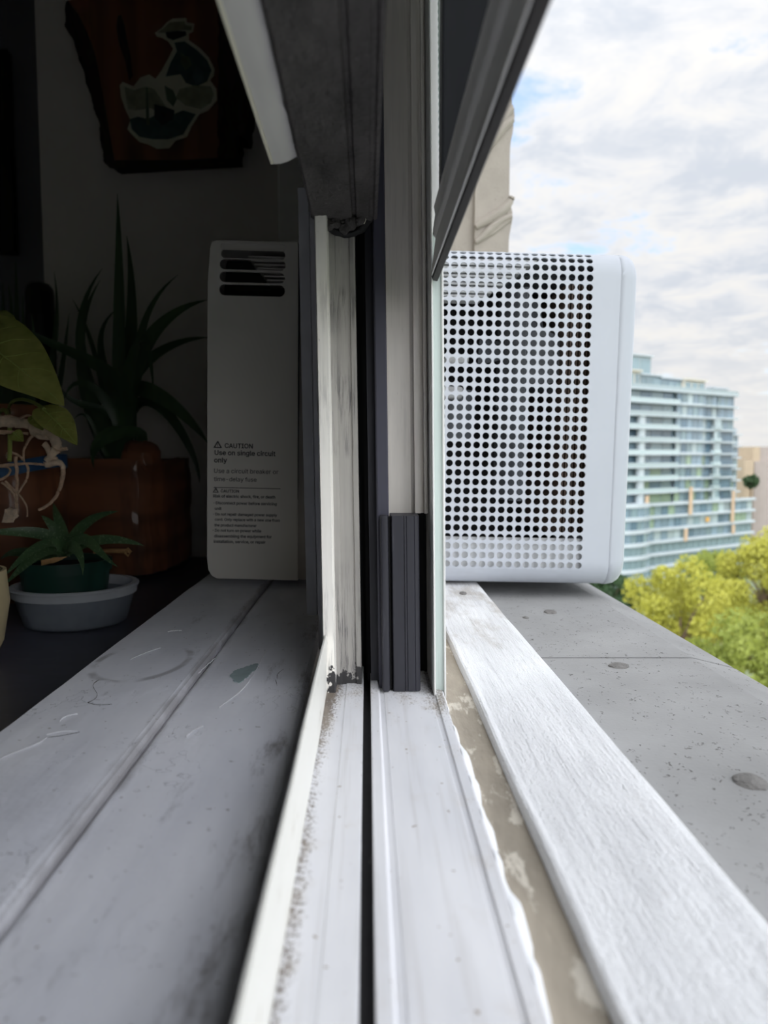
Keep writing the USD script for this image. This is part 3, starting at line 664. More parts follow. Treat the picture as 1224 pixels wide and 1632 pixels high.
# inside: tray, dark box, coil, fan shroud, louvred plate
xi0, xi1 = xo0 + .002, seam - .002
ztray = unroll(820, 858)[2]
acp('drain_tray', along_y(rrect(xi0, zbm + .015, xi1 - .004, ztray, .002), YA0 + .007, YA0 + .010), 'ac_tray', label='pale tray behind the lowest holes')
acp('inner_box', bx(xi0, xi1, YA0 + .20, YA0 + .204, zbm + .004, zt - .004), 'ac_dark')
xc_ = unroll(905, 600)[0]
acp('condenser_coil', [bx(xc_ + .002 + .0035 * i, xc_ + .0036 + .0035 * i, YA0 + .030, YA0 + .19, ztray, zt - .03) for i in range(9)], 'coil', label='brown fins of the coil')
th = np.linspace(-2.0, 1.7, 30); xs = unroll(812, 600)[0]
arc = [(xs + .062 + .058 * math.cos(math.pi - t * .5), YA0 + .075 + .055 * math.sin(t)) for t in np.linspace(-1.5, 1.5, 24)]
acp('fan_shroud', along_z(LineString(arc).buffer(.002), unroll(812, 800)[2], unroll(812, 450)[2]), 'ac_mid', label='grey fan shroud')
acp('fan_hub', [tm(m3.Manifold.cylinder(.03, .036, .030, 32).rotate((90, 0, 0)).translate((xs + .042, YA0 + .075, unroll(812, 560)[2])))] +
    [tm(m3.Manifold.hull_points(np.array([(xs + .042 + .03 * math.cos(a), YA0 + .07, unroll(812, 560)[2] + .03 * math.sin(a)), (xs + .042 + .068 * math.cos(a + .25), YA0 + .075, unroll(812, 560)[2] + .068 * math.sin(a + .25)),
      (xs + .042 + .068 * math.cos(a + .75), YA0 + .055, unroll(812, 560)[2] + .068 * math.sin(a + .75)), (xs + .042 + .03 * math.cos(a + .6), YA0 + .055, unroll(812, 560)[2] + .03 * math.sin(a + .6)), (xs + .042 + .05 * math.cos(a + .5), YA0 + .078, unroll(812, 560)[2] + .05 * math.sin(a + .5))]))) for a in np.arange(5) * 2 * math.pi / 5], 'ac_mid')
zl = unroll(760, 475)[2]
for i in range(11):
    z_ = zl + (zt - .012 - zl) * i / 10; wx = unroll(770 + 9 * i, 440)[0]
    acp('louver', bx(xi0 + .001, wx, YA0 + .014, YA0 + .030, z_, z_ + .0022), 'ac_tray')
acp('motor_bracket', rbx(unroll(715, 560)[0], unroll(752, 560)[0], YA0 + .02, YA0 + .05, unroll(715, 575)[2], unroll(715, 560)[2], .003), 'ac_tray'); acp('motor_bracket', rbx(unroll(705, 560)[0], unroll(745, 560)[0], YA0 + .02, YA0 + .05, unroll(715, 632)[2], unroll(715, 612)[2], .004), 'ac_tray')
acp('fan_motor', tm(m3.Manifold.cylinder(.055, .020, .020, 32).translate((unroll(735, 600)[0], YA0 + .055, unroll(735, 700)[2]))), 'ac_mid')
# --- indoor case
zi1 = unroll(400, 384)[2]; zi0 = unroll(400, 922)[2]; xa = unroll(332, 650)[0]; xb = unroll(474, 650)[0]
def P_(u, v): p = unroll(u, v); return p[0], p[2]
body = Polygon([P_(*p) for p in ((345, 383), (338, 386), (335, 395), (331, 450), (330, 890), (332, 908), (338, 918), (346, 922), (400, 923), (474, 925), (475, 386))]).buffer(.0012).buffer(-.0012)
slots = []
for (u0, u1, v0, v1) in ((352, 455, 400.5, 411), (350.5, 455, 415, 429), (350, 454, 435, 449.5), (349.5, 454, 455, 470.5)):
    p0, p1 = unroll(u0, v1), unroll(u1, v0); slots.append(rrect(p0[0], p0[2], p1[0], p1[2], (p1[2] - p0[2]) / 2.06, 8))
p0, p1 = unroll(352, 397), unroll(455, 390)
groove_ = rrect(p0[0], p0[2], p1[0], p1[2], (p1[2] - p0[2]) / 2.1, 8)
side = body.difference(groove_)
for s_ in slots: side = side.difference(s_)
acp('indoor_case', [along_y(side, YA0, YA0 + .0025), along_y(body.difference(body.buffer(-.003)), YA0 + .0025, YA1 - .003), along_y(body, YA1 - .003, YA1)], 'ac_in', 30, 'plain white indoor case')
acp('slot_rim', along_y(groove_.buffer(.0007).difference(groove_), YA0 - .0006, YA0 + .001), 'ac_in')
acp('closed_slot', along_y(groove_.buffer(.0003), YA0 + .0018, YA0 + .0024), 'ac_in')
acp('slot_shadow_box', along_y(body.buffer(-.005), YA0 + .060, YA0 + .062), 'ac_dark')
for i in range(7):
    zz_ = unroll(400, 404 + 6.2 * i)[2]; ul = 392 + 5.2 * i
    xx = unroll(min(ul, 450), 420)[0]
    acp('discharge_vane', bx(xx, xb - .006, YA0 + .012, YA0 + .045, zz_ - .0007, zz_ + .0007), 'ac_in')
acp('front_panel', along_y(rrect(unroll(325, 800)[0], unroll(324, 895)[2], xa + .004, unroll(324, 440)[2], .003), YA0 + .016, YA1 - .01), 'ac_front')
xs0, xs1 = unroll(474, 650)[0], unroll(500, 650)[0]
acp('rear_shell', along_y(rrect(xs0 + .0008, zi0 - .001, xs1 + .012, zi1 - .006, .004), YA0 + .005, YA1), 'ac_front')
acp('bridge', along_y(rrect(xs1, unroll(500, 905)[2] - .004, xo0 + .004, unroll(500, 840)[2], .003), YA0 + .03, YA1 - .02), 'ac_in')
acp('seam', along_y(sbox(xs0 - .0002, zi0 + .004, xs0 + .0012, zi1 - .008), YA0 + .0008, YA0 + .008), 'ac_gap')
# print on the indoor side
def text(s, u, v, width_px, bold=False, name='print'):
    m = meshkit.text_mesh(s, 1.0, .0003, bold); x0, x1 = m.bounds[0][0], m.bounds[1][0]
    p = unroll(u, v); x2 = unroll(u + width_px, v)[0]; sc = (x2 - p[0]) / (x1 - x0)
    w = m.vertices.copy(); w = np.c_[(w[:, 0] - x0) * sc + p[0], YA0 - .0001 - w[:, 2], w[:, 1] * sc + p[2]]
    acp(name, trimesh.Trimesh(w, m.faces, process=False), 'ink', False, 'printed words ' + '"' + s + '"' if False else None)
def sx(x): return 310 + x * 210 / 601
def sy(y): return 370 + y * 570 / 1632
LINES = [('CAUTION', 138, 984, 128, True), ('Use on single circuit', 92, 1016, 277, True), ('only', 90, 1050, 58, True), ('Use a circuit breaker or', 90, 1098, 292, False), ('time-delay fuse', 89, 1135, 194, False),
         ('CAUTION', 120, 1187, 83, True), ('Risk of electric shock, fire, or death', 86, 1210, 282, True), ('· Disconnect power before servicing', 88, 1241, 287, False), ('unit', 93, 1267, 30, False), ('· Do not repair damaged power supply', 86, 1292, 290, False),
         ('cord. Only replace with a new one from', 93, 1316, 296, False), ('the product manufacturer', 91, 1342, 192, False), ('· Do not turn on power while', 84, 1366, 220, False), ('disassembling the equipment for', 90, 1392, 262, False), ('installation, service, or repair', 88, 1417, 236, False)]
for s_, x, y, wpx, bold in LINES:
    text(s_, sx(x), sy(y), wpx * 210 / 601, bold or y > 1150)
def tri(u, v, h):
    o = Polygon([(-.58, 0), (.58, 0), (0, 1.0)]).buffer(.06); i = Polygon([(-.40, .1), (.40, .1), (0, .8)])
    g_ = o.difference(i).union(sbox(-.05, .32, .05, .62)).union(sbox(-.05, .17, .05, .26)); p = unroll(u, v); hh = h * YA0 / FPX
    for gg in getattr(g_, 'geoms', [g_]):
        acp('warning_triangle', along_y(affinity.translate(affinity.scale(gg, hh, hh, origin=(0, 0)), p[0], p[2]), YA0 - .0004, YA0 + .0001), 'ink', False)
tri(sx(106), sy(983), 10); tri(sx(97), sy(1187), 7)
p0, p1 = unroll(sx(88), sy(1165)), unroll(sx(392), sy(1163)); acp('printed_rule', bx(p0[0], p1[0], YA0 - .0004, YA0 + .0001, p0[2] - .0003, p0[2] + .0003), 'ink', False)

# window 2: frame around the air conditioner, unseen blind added above it to keep the room dark
w2 = struct('window_2', 'second window holding the air conditioner')
xp0, xp1 = at(445, 320, 1.26)[0], at(482, 320, 1.26)[0]
part(w2, 'inner_casing', rbx(xp0, -.02, 1.24, 1.335, .953, 2.1, .004), MT['casing'])
part(w2, 'outer_casing', rbx(-.02, .10, 1.318, 1.345, .953, 2.1, .003), MT['jamb_beige'])
part(w2, 'lowered_sash', bx(-.020, .020, .55, 1.31, CZ + .03, CZ + .07), MT['jamb_beige'])
MT['blind'] = surf('added_blind_cloth', srgb(120, 116, 112), .8, .05, 40, bump=0)
part(w2, 'roller_blind', bx(-.030, -.027, .548, 1.312, CZ + .03, 2.1), MT['blind'])  # out of view, added to hold back daylight from the room
part(w2, 'side_filler', [bx(-.012, .012, .543, .785, .952, 2.1), bx(-.012, .012, .785, 1.32, CZ + .028, CZ + .035)], MT['jamb_beige'])
part(w2, 'glass', bx(-.002, .002, .55, 1.31, CZ + .07, 2.1), MT['pane'])

# ================================================================ INDOOR THINGS
TZ = CZ - .183
tb = thing('plant_table', 'dark grey table beside the sill carrying the potted plants', 'table', (-.6, .4, 0))
part(tb, 'top', rbx(-1.05, -.190, -.5, 1.32, TZ - .03, TZ, .003), MT['table'])
for x_ in (-1.02, -.24):
    for y_ in (-.46, 1.27): part(tb, 'leg', along_z(rrect(x_, y_, x_ + .04, y_ + .04, .004), 0, TZ - .03), MT['table'])

# ---- wood slab with paper cut-out on the back wall
def m_wood(name, a, b, dark, rough=.35, stretch=(1, 1, .12), bands='x', sc=14.0):
    g = G(); p = g.pos(stretch, False)
    w = g('wave_texture', vector=p, scale=sc, distortion=9.0, detail=4.0, detail_scale=2.0, bands_direction=bands) + '.fac'
    col = g.mix(w, a, b); col = g.mix(g.rng(g.noise(g.pos((1, 1, .3)), 14, 4), .5, .68, 0, .75), col, dark)
    bp_ = g('bump', height=w, strength=.2, distance=.0006)
    return g.make(name, g('principled_bsdf', base_color=col, roughness=rough, coat_weight=.2, normal=bp_ + '.normal') + '.BSDF')
MT['slab'] = m_wood('slab_wood', srgb(122, 70, 42), srgb(100, 54, 34), srgb(58, 32, 22), .45, (1, 1, .08), 'x', 5.0)
MT['bark'] = surf('bark', srgb(46, 36, 34), .85, .35, 60, (1, 1, .3), .9, 120, None, .004)
MT['paper'] = surf('print_paper', srgb(196, 196, 178), .7, .06, 40, bump=0)
for k_, c_ in dict(ink_teal=srgb(58, 84, 84), ink_blue=srgb(74, 98, 104), ink_green=srgb(88, 104, 84), ink_dark=srgb(38, 46, 52), ink_skin=srgb(120, 112, 92), ink_sheet=srgb(138, 142, 120), ink_hat=srgb(140, 140, 116)).items():
    MT[k_] = surf('print_' + k_, c_, .7, .25, 60, bump=0)
YW = 1.34
plq = thing('wood_plaque', 'live-edge wooden plaque with a paper figure in a hat, hung on the grey wall', 'wall plaque', at(260, 140, YW - .02))
def wp(u, v, Y): p = at(u, v, Y); return (p[0], p[2])
def flat(pts, y0, y1): return along_y([wp(u, v, (y0 + y1) / 2) for u, v in pts], y0, y1)
slab = [(115, 12), (130, 30), (145, 60), (158, 95), (165, 130), (172, 170), (180, 215), (188, 262), (300, 262), (352, 258), (353, -30), (300, -24), (200, -10)]
part(plq, 'slab', flat(slab, YW - .040, YW - .002), MT['slab'])
barkL = [(112, 14), (110, 48), (122, 72), (136, 112), (150, 160), (164, 205), (170, 262), (190, 271), (190, 262), (181, 215), (173, 170), (166, 130), (159, 95), (146, 60), (131, 30), (116, 12)]
part(plq, 'bark_edge', wobble(refine(flat(barkL, YW - .036, YW - .001), .008), .004, 60, 2), MT['bark'], 50, label='dark bark edge')
barkR = [(352, -30), (352, 260), (383, 258), (385, 225), (398, 228), (404, 180), (396, 120), (380, 60), (368, 10), (362, -30)]
part(plq, 'bark_edge', wobble(refine(flat(barkR, YW - .046, YW - .001), .008), .004, 60, 3), MT['bark'], 50, label='dark bark edge')
part(plq, 'bottom_edge', flat([(188, 262), (190, 271), (384, 260), (383, 256), (352, 258), (300, 262)], YW - .039, YW - .003), MT['bark'])
cut = [(247, 53), (258, 45), (266, 36), (275, 30), (297, 29), (298, 36), (310, 38), (308, 50), (301, 54), (301, 64), (320, 78), (333, 92), (342, 110), (341, 120), (335, 128), (345, 142), (346, 160), (332, 176), (318, 182), (305, 202), (298, 218), (280, 224), (270, 236), (250, 237), (236, 230), (222, 226), (210, 214), (203, 206), (208, 192), (200, 175), (193, 155), (191, 136), (196, 131), (213, 138), (224, 124), (238, 119), (248, 126), (258, 112), (268, 94), (276, 78), (268, 66), (258, 60), (250, 58)]
prt = part(plq, 'paper_cutout', flat(cut, YW - .0415, YW - .0400), MT['paper'], False, label='paper figure in a hat')
def ptch(pts, mat, y=YW - .0420): part(prt, 'printed_patch', flat(pts, y, YW - .0414), MT[mat], False)
ptch([(251, 52), (262, 44), (270, 36), (294, 34), (296, 40), (306, 42), (305, 48), (290, 48), (270, 52)], 'ink_hat')
ptch([(264, 52), (272, 49), (296, 50), (297, 56), (288, 60), (276, 64), (266, 60)], 'ink_dark')
ptch([(278, 68), (294, 66), (314, 80), (330, 96), (337, 112), (330, 130), (312, 138), (296, 132), (288, 118), (264, 122), (272, 100), (282, 82)], 'ink_teal')
ptch([(288, 84), (302, 92), (306, 104), (296, 112), (288, 102)], 'ink_green', YW - .0424)
ptch([(312, 106), (324, 112), (324, 130), (312, 134), (306, 122)], 'ink_blue', YW - .0424)
ptch([(286, 142), (310, 136), (336, 138), (341, 150), (336, 164), (320, 174), (296, 168), (280, 156)], 'ink_sheet')
ptch([(198, 138), (214, 144), (232, 138), (246, 142), (258, 160), (266, 172), (250, 178), (240, 172), (216, 176), (204, 174)], 'ink_sheet')
ptch([(262, 136), (276, 144), (282, 158), (276, 170), (266, 160)], 'ink_green')
ptch([(207, 190), (220, 186), (236, 190), (250, 182), (272, 184), (292, 176), (312, 182), (300, 200), (292, 214), (268, 222), (244, 222), (222, 218), (210, 206)], 'ink_teal')
ptch([(246, 166), (262, 170), (278, 176), (276, 192), (258, 200), (246, 186)], 'ink_dark', YW - .0424)
ptch([(232, 140), (236, 140), (238, 200), (233, 200)], 'ink_green', YW - .0424)
part(plq, 'wood_fissure', flat([(188, 26), (193, 24), (198, 40), (202, 62), (208, 90), (211, 120), (206, 128), (200, 98), (190, 70), (186, 44)], YW - .0412, YW - .0398), MT['bark'], label='dark fissure in the wood')

# ---- black framed picture in the recess
YF = 2.385
pic = thing('picture_frame', 'black picture frame on the recessed wall at the left', 'picture', at(-40, 240, YF))
q0, q1 = at(-110, 404, YF), at(15, 84, YF)
MT['frame_black'] = surf('frame_black', srgb(16, 16, 18), .5, .1, 20, bump=0); MT['dark_print'] = surf('frame_print', srgb(30, 30, 34), .3, .3, 6, bump=0)
part(pic, 'frame', along_y(sbox(q0[0], q0[2], q1[0], q1[2]).difference(sbox(q0[0] + .03, q0[2] + .03, q1[0] - .03, q1[2] - .03)), YF - .02, YF + .014), MT['frame_black'])
part(pic, 'print', bx(q0[0] + .03, q1[0] - .03, YF - .002, YF + .002, q0[2] + .03, q1[2] - .03), MT['dark_print'])

# ---- plants
def m_leaf(name, a, b, rough=.4, spots=None, trans=0.0, scale=30, stretch=(1, 1, .3)):
    g = G(); n = g.noise(g.pos(stretch), scale, 5); col = g.ramp(n, [(.3, a), (.7, b)])
    if spots: col = g.mix(g.rng(g.noise(g.pos(), 380, 2), .58, .66, 0, .6), col, spots)
    bs = g('principled_bsdf', base_color=col, roughness=rough, specular_ior_level=.45) + '.BSDF'
    if trans:
        t = g('translucent_bsdf', color=col) + '.BSDF'; bs = g('mix_closure', fac=trans, closure1=bs, closure2=t) + '.closure'
    return g.make(name, bs)
MT['aloe'] = m_leaf('aloe_leaf', srgb(58, 84, 58), srgb(80, 106, 70), .4, srgb(120, 140, 110))
MT['aloe_big'] = m_leaf('tall_aloe_leaf', srgb(40, 66, 48), srgb(66, 92, 60), .4)
MT['pothos'] = m_leaf('pothos_leaf', srgb(146, 152, 78), srgb(182, 184, 108), .35, None, .25, 60, (1, 1, 1))
MT['vein'] = m_leaf('pothos_vein', srgb(160, 176, 92), srgb(176, 190, 110), .5)
MT['dry'] = surf('dry_root', srgb(206, 176, 150), .8, .25, 200, bump=.4)
MT['husk'] = surf('dry_husk', srgb(226, 204, 180), .7, .2, 120, bump=.4)
MT['log'] = m_wood('log_wood', srgb(134, 84, 56), srgb(108, 66, 44), srgb(62, 38, 28), .7, (.2, .2, 1), 'z', 6.0)
MT['vase'] = m_wood('vase_wood', srgb(146, 94, 64), srgb(118, 74, 50), srgb(72, 44, 32), .6, (.2, .2, 1), 'z', 6.0)
MT['soil'] = surf('soil', srgb(34, 28, 25), .95, .4, 200, bump=.9, bscale=300, bdist=.004)
MT['pot_green'] = surf('pot_green', srgb(26, 58, 50), .45, .08, 20, bump=0)
MT['cream'] = surf('pot_cream', srgb(206, 190, 150), .5, .06, 20, bump=0)
MT['ribbon'] = surf('blue_ribbon', srgb(62, 104, 150), .5, .2, 120, bump=.3)
MT['stake'] = surf('stake', srgb(178, 140, 96), .7, .2, 80, bump=.2)
MT['tall_dark'] = surf('dark_glass', srgb(16, 18, 20), .3, .1, 20, bump=0)
def tub_mat():
    g = G(); n = g.noise(g.pos(), 60, 4)
    d = g('principled_bsdf', base_color=g.ramp(n, [(.3, srgb(128, 134, 144)), (.7, srgb(150, 156, 164))]), roughness=.35)
    t = g('translucent_bsdf', color=srgb(160, 166, 174)); c = g('mix_closure', fac=.35, closure1=d + '.BSDF', closure2=t + '.BSDF')
    tr = g('transparent_bsdf', color=(.9, .93, .96))
    return g.make('cloudy_plastic', g('mix_closure', fac=.34, closure1=c + '.closure', closure2=tr + '.BSDF') + '.closure')
MT['tub'] = tub_mat(); MT['tub_rim'] = surf('plastic_rim', srgb(190, 194, 200), .35, .04, 60, bump=0)

# round plastic tub
tc = on(122, 985, TZ); tc[1] = .80; tc[0] = at(122, 985, .80)[0]
tub = thing('plastic_tub', 'cloudy round plastic tub holding the small green pot', 'plastic tub', (tc[0], tc[1], TZ))
rb, rt, hh = .0525, .0640, .0435
def off(m, c): m.apply_translation((c[0], c[1], c[2])); return m
base = (tc[0], tc[1], TZ)
part(tub, 'body', off(lathe([[0, .0004], [rb - .004, .0004], [rb, .003], [rt - .003, hh * .74], [rt - .003, hh - .002], [rt - .0045, hh - .002], [rt - .0045, hh * .74], [rb - .0015, .004], [0, .0022]]), base), MT['tub'], 40)
part(tub, 'rim', off(lathe([[rt - .0032, hh - .0105], [rt - .0005, hh - .0105], [rt, hh - .004], [rt + .0015, hh - .0035], [rt + .0022, hh - .0015], [rt + .001, hh], [rt - .0048, hh], [rt - .0048, hh - .0105]]), base), MT['tub_rim'], 40)
# small green pot with spotted aloe
pc = at(101, 930, .80); PB = TZ + .0045
pot = thing('green_pot', 'dark green plastic pot standing in the cloudy tub', 'plant pot', (pc[0] + .003, .80, PB))
pcb = (pc[0] + .003, .80, PB)
zp = at(100, 893, .79)[2] - PB
part(pot, 'wall', off(lathe([[0, 0], [.038, 0], [.0385, .001], [.0455, zp - .012], [.0475, zp - .012], [.0482, zp], [.0460, zp], [.0440, zp - .012], [.037, .003], [0, .003]]), pcb), MT['pot_green'], 40)
part(pot, 'soil', off(lathe([[0, zp - .012], [.0442, zp - .012], [.0442, zp - .007], [0, zp - .004]]), pcb), MT['soil'])
al = thing('spotted_aloe', 'small spotted aloe growing in the dark green pot', 'plant', (pcb[0], .80, PB + zp - .006))
Y8 = .79
def lf(th_, mat, pts, w, face=(0, -1, .35), thick=.2, name='leaf'):
    P3 = [at(u, v, y) for u, v, y in pts]; return part(th_, name, blade(P3, w * pts[0][2] / FPX, thick, face), MT[mat], 60)
L8 = [((104, 880, .79), (80, 855, .775), (40, 848, .76), (-30, 846, .75)), ((106, 880, .785), (70, 868, .75), (30, 895, .72), (5, 920, .71)), ((108, 882, .79), (70, 880, .76), (35, 905, .735), (8, 932, .72)),
      ((104, 878, .80), (92, 850, .80), (76, 830, .80), (66, 822, .805)), ((108, 878, .80), (124, 848, .81), (150, 826, .83), (188, 815, .85)), ((106, 876, .81), (100, 850, .815), (92, 825, .82), (85, 802, .83)),
      ((108, 880, .78), (140, 862, .755), (168, 888, .735), (187, 903, .73)), ((106, 882, .775), (118, 872, .74), (130, 892, .72), (132, 917, .715)), ((110, 878, .80), (150, 862, .80), (200, 862, .80), (230, 870, .80)), ((100, 885, .79), (70, 885, .80), (30, 880, .82), (0, 892, .84))]
for pts in L8: lf(al, 'aloe', pts, rng.uniform(19, 23))
stk = thing('plant_stake', 'short cane lying across the pot rim behind the aloe', 'plant stake', at(190, 880, .84))
part(stk, 'cane', tube([at(150, 880, .845), at(178, 878, .845), at(206, 878, .84)], .0026, 10), MT['stake'])
part(stk, 'cut_end', tube([at(198, 878, .836), at(204, 874, .836), at(209, 879, .836), at(204, 886, .836), at(198, 880, .836)], .0012, 6), MT['stake'])
chipw = thing('bark_chip', 'curved piece of tan bark on the soil of the green pot', 'bark chip', at(88, 892, .745))
part(chipw, 'flake', wobble(refine(blade([at(66, 897, .750), at(85, 893, .748), at(108, 887, .75)], .006, .3), .002), .0008, 300, 7), MT['stake'])

# log planter with the tall aloe
def at_box(u0, u1, v0, Y): return at(u0, v0, Y)[0], at(u1, v0, Y)[0], at(u0, v0, Y)[2]
lg = thing('log_planter', 'reddish brown hollow log planter standing at the back of the table', 'planter', (at(160, 900, 1.15)[0], 1.15, TZ))
x0, x1, zt_ = at_box(48, 253, 735, 1.06)
outerp = rrect(x0, 1.045, x1, 1.285, .045, 8)
lw = wobble(refine(trimesh.util.concatenate([along_z(outerp.difference(outerp.buffer(-.018)), TZ + .012, zt_ + .002), along_z(outerp.buffer(-.010), TZ + .012, TZ + .02)]), .014), .005, 26, 3, (1, 1, 1))
part(lg, 'trough', lw, MT['log'], 60)
part(lg, 'soil', along_z(outerp.buffer(-.022), zt_ - .06, zt_ - .022), MT['soil'])
for xx in (x0 + .05, x1 - .05):
    for yy_ in (1.10, 1.24): part(lg, 'foot', off(lathe([[0, -.004], [.016, -.004], [.018, .016], [0, .016]], 20), (xx, yy_, TZ + .004)), MT['tall_dark'])
part(lg, 'shoulder', wobble(refine(rbx(x1 - .055, x1 - .004, 1.05, 1.10, zt_ - .02, zt_ + .028, .015), .01), .006, 40, 5), MT['log'], 60, label='raised knotty corner')
ta = thing('tall_aloe', 'tall dark aloe with long arching leaves rising from the log planter', 'plant', (at(190, 740, 1.14)[0], 1.14, zt_ - .03))
TA = [(((192, 745, 1.14), (190, 600, 1.14), (190, 450, 1.14), (187, 308, 1.14)), 24), (((200, 745, 1.15), (206, 600, 1.15), (210, 470, 1.16), (202, 376, 1.16)), 26),
      (((185, 740, 1.16), (150, 640, 1.17), (128, 540, 1.18), (163, 428, 1.18)), 22), (((180, 740, 1.18), (140, 640, 1.19), (132, 520, 1.2), (160, 446, 1.2)), 20),
      (((205, 700, 1.14), (215, 600, 1.13), (232, 510, 1.12), (284, 438, 1.11)), 18), (((205, 690, 1.12), (215, 590, 1.09), (255, 520, 1.07), (330, 478, 1.06)), 34), (((205, 690, 1.16), (222, 590, 1.17), (265, 555, 1.18), (335, 538, 1.19)), 24),
      (((190, 700, 1.10), (180, 600, 1.06), (110, 560, 1.02), (20, 512, .99)), 24), (((198, 690, 1.12), (205, 600, 1.08), (222, 545, 1.05), (245, 630, 1.02)), 22), (((200, 700, 1.13), (225, 620, 1.10), (280, 650, 1.09), (330, 705, 1.08)), 30),
      (((198, 720, 1.16), (240, 640, 1.14), (290, 690, 1.12), (318, 770, 1.12)), 20), (((190, 735, 1.12), (170, 640, 1.1), (130, 610, 1.09), (100, 640, 1.08)), 20), (((192, 740, 1.2), (170, 600, 1.22), (165, 520, 1.23), (190, 490, 1.24)), 18),
      (((195, 735, 1.08), (180, 690, 1.06), (160, 700, 1.05), (150, 735, 1.05)), 26), (((200, 735, 1.08), (215, 690, 1.06), (200, 690, 1.05), (150, 745, 1.045)), 24), (((190, 740, 1.12), (150, 650, 1.10), (120, 640, 1.09), (92, 610, 1.08)), 18),
      (((188, 740, 1.13), (160, 700, 1.1), (130, 660, 1.09), (118, 668, 1.08)), 10), (((190, 744, 1.14), (180, 660, 1.12), (168, 640, 1.11), (150, 648, 1.1)), 12), (((185, 745, 1.2), (160, 600, 1.24), (128, 500, 1.26), (115, 476, 1.27)), 12)]
for pts, w in TA: lf(ta, 'aloe_big', pts, w)
# second spiky plant and the dark bottle deeper in the corner
sn = thing('snake_plant', 'dark spiky plant in the corner left of the tall aloe', 'plant', (at(60, 700, 1.22)[0], 1.22, TZ))
spc = (at(50, 700, 1.22)[0] , 1.22)
part(sn, 'pot', off(lathe([[0, 0], [.045, 0], [.06, .11], [.056, .11], [.044, .006], [0, .006]]), (spc[0] - .02, 1.22, TZ)), MT['tall_dark'])
part(sn, 'soil', off(lathe([[0, .085], [.054, .085], [.054, .10], [0, .10]]), (spc[0] - .02, 1.22, TZ)), MT['soil'])
for pts, w in ((((25, 770, 1.22), (28, 600, 1.22), (27, 500, 1.22), (25, 415, 1.22)), 16), (((35, 770, 1.21), (40, 640, 1.21), (38, 540, 1.2), (36, 470, 1.2)), 14), (((45, 770, 1.22), (70, 640, 1.23), (88, 540, 1.24), (86, 432, 1.24)), 14), (((20, 770, 1.22), (8, 640, 1.22), (6, 520, 1.22), (4, 450, 1.22)), 22),
               (((50, 770, 1.2), (85, 660, 1.2), (100, 580, 1.2), (110, 500, 1.2)), 14), (((40, 770, 1.19), (48, 660, 1.18), (55, 560, 1.17), (50, 500, 1.17)), 16), (((15, 770, 1.2), (10, 680, 1.2), (18, 560, 1.2), (14, 455, 1.2)), 20)): lf(sn, 'aloe_big', pts, w)
bt = thing('dark_bottle', 'dark round-shouldered bottle behind the spiky plant', 'bottle', (at(65, 520, 1.30)[0], 1.285, TZ))
zb1 = at(65, 447, 1.285)[2] - TZ; rbt = 21 * 1.285 / FPX
part(bt, 'body', off(lathe([[0, 0], [rbt, 0], [rbt, zb1 - rbt], [rbt * .93, zb1 - rbt * .6], [rbt * .7, zb1 - rbt * .28], [rbt * .35, zb1 - .004], [0, zb1]], 32), (at(65, 520, 1.285)[0], 1.285, TZ)), MT['tall_dark'], 50)
part(bt, 'label', off(lathe([[rbt + .0002, zb1 - .13], [rbt + .0006, zb1 - .13], [rbt + .0006, zb1 - .06], [rbt + .0002, zb1 - .06]], 32), (at(65, 520, 1.285)[0], 1.285, TZ)), MT['dark_print'])

# brown wooden vase with pothos
VX, VY = at(15, 700, .95)[0], .95
vz = at(15, 648, .95)[2] - TZ
vs = thing('wooden_vase', 'brown turned wooden vase with a blue ribbon behind the aloe', 'vase', (VX, VY, TZ))
part(vs, 'body', off(lathe([[0, 0], [.050, 0], [.060, .02], [.066, .08], [.064, .13], [.056, vz - .03], [.052, vz - .01], [.056, vz], [.050, vz], [.046, vz - .02], [.055, .10], [.05, .02], [0, .012]]), (VX, VY, TZ)), MT['vase'], 50)
part(vs, 'soil', off(lathe([[0, vz - .035], [.047, vz - .035], [.047, vz - .022], [0, vz - .018]]), (VX, VY, TZ)), MT['soil'])
zrb = at(50, 757, .9)[2]
rib = off(lathe([[.0655, -.008], [.0672, -.008], [.0672, .008], [.0655, .008]], 64), (VX, VY, zrb)); w = rib.vertices; w[:, 2] += (w[:, 0] - VX) * .26; rib.vertices = w
part(vs, 'ribbon', rib, MT['ribbon'], 50, label='blue ribbon')
po = thing('pothos', 'yellow-green pothos with dried roots trailing over the wooden vase', 'plant', (VX + .01, .90, TZ + vz))
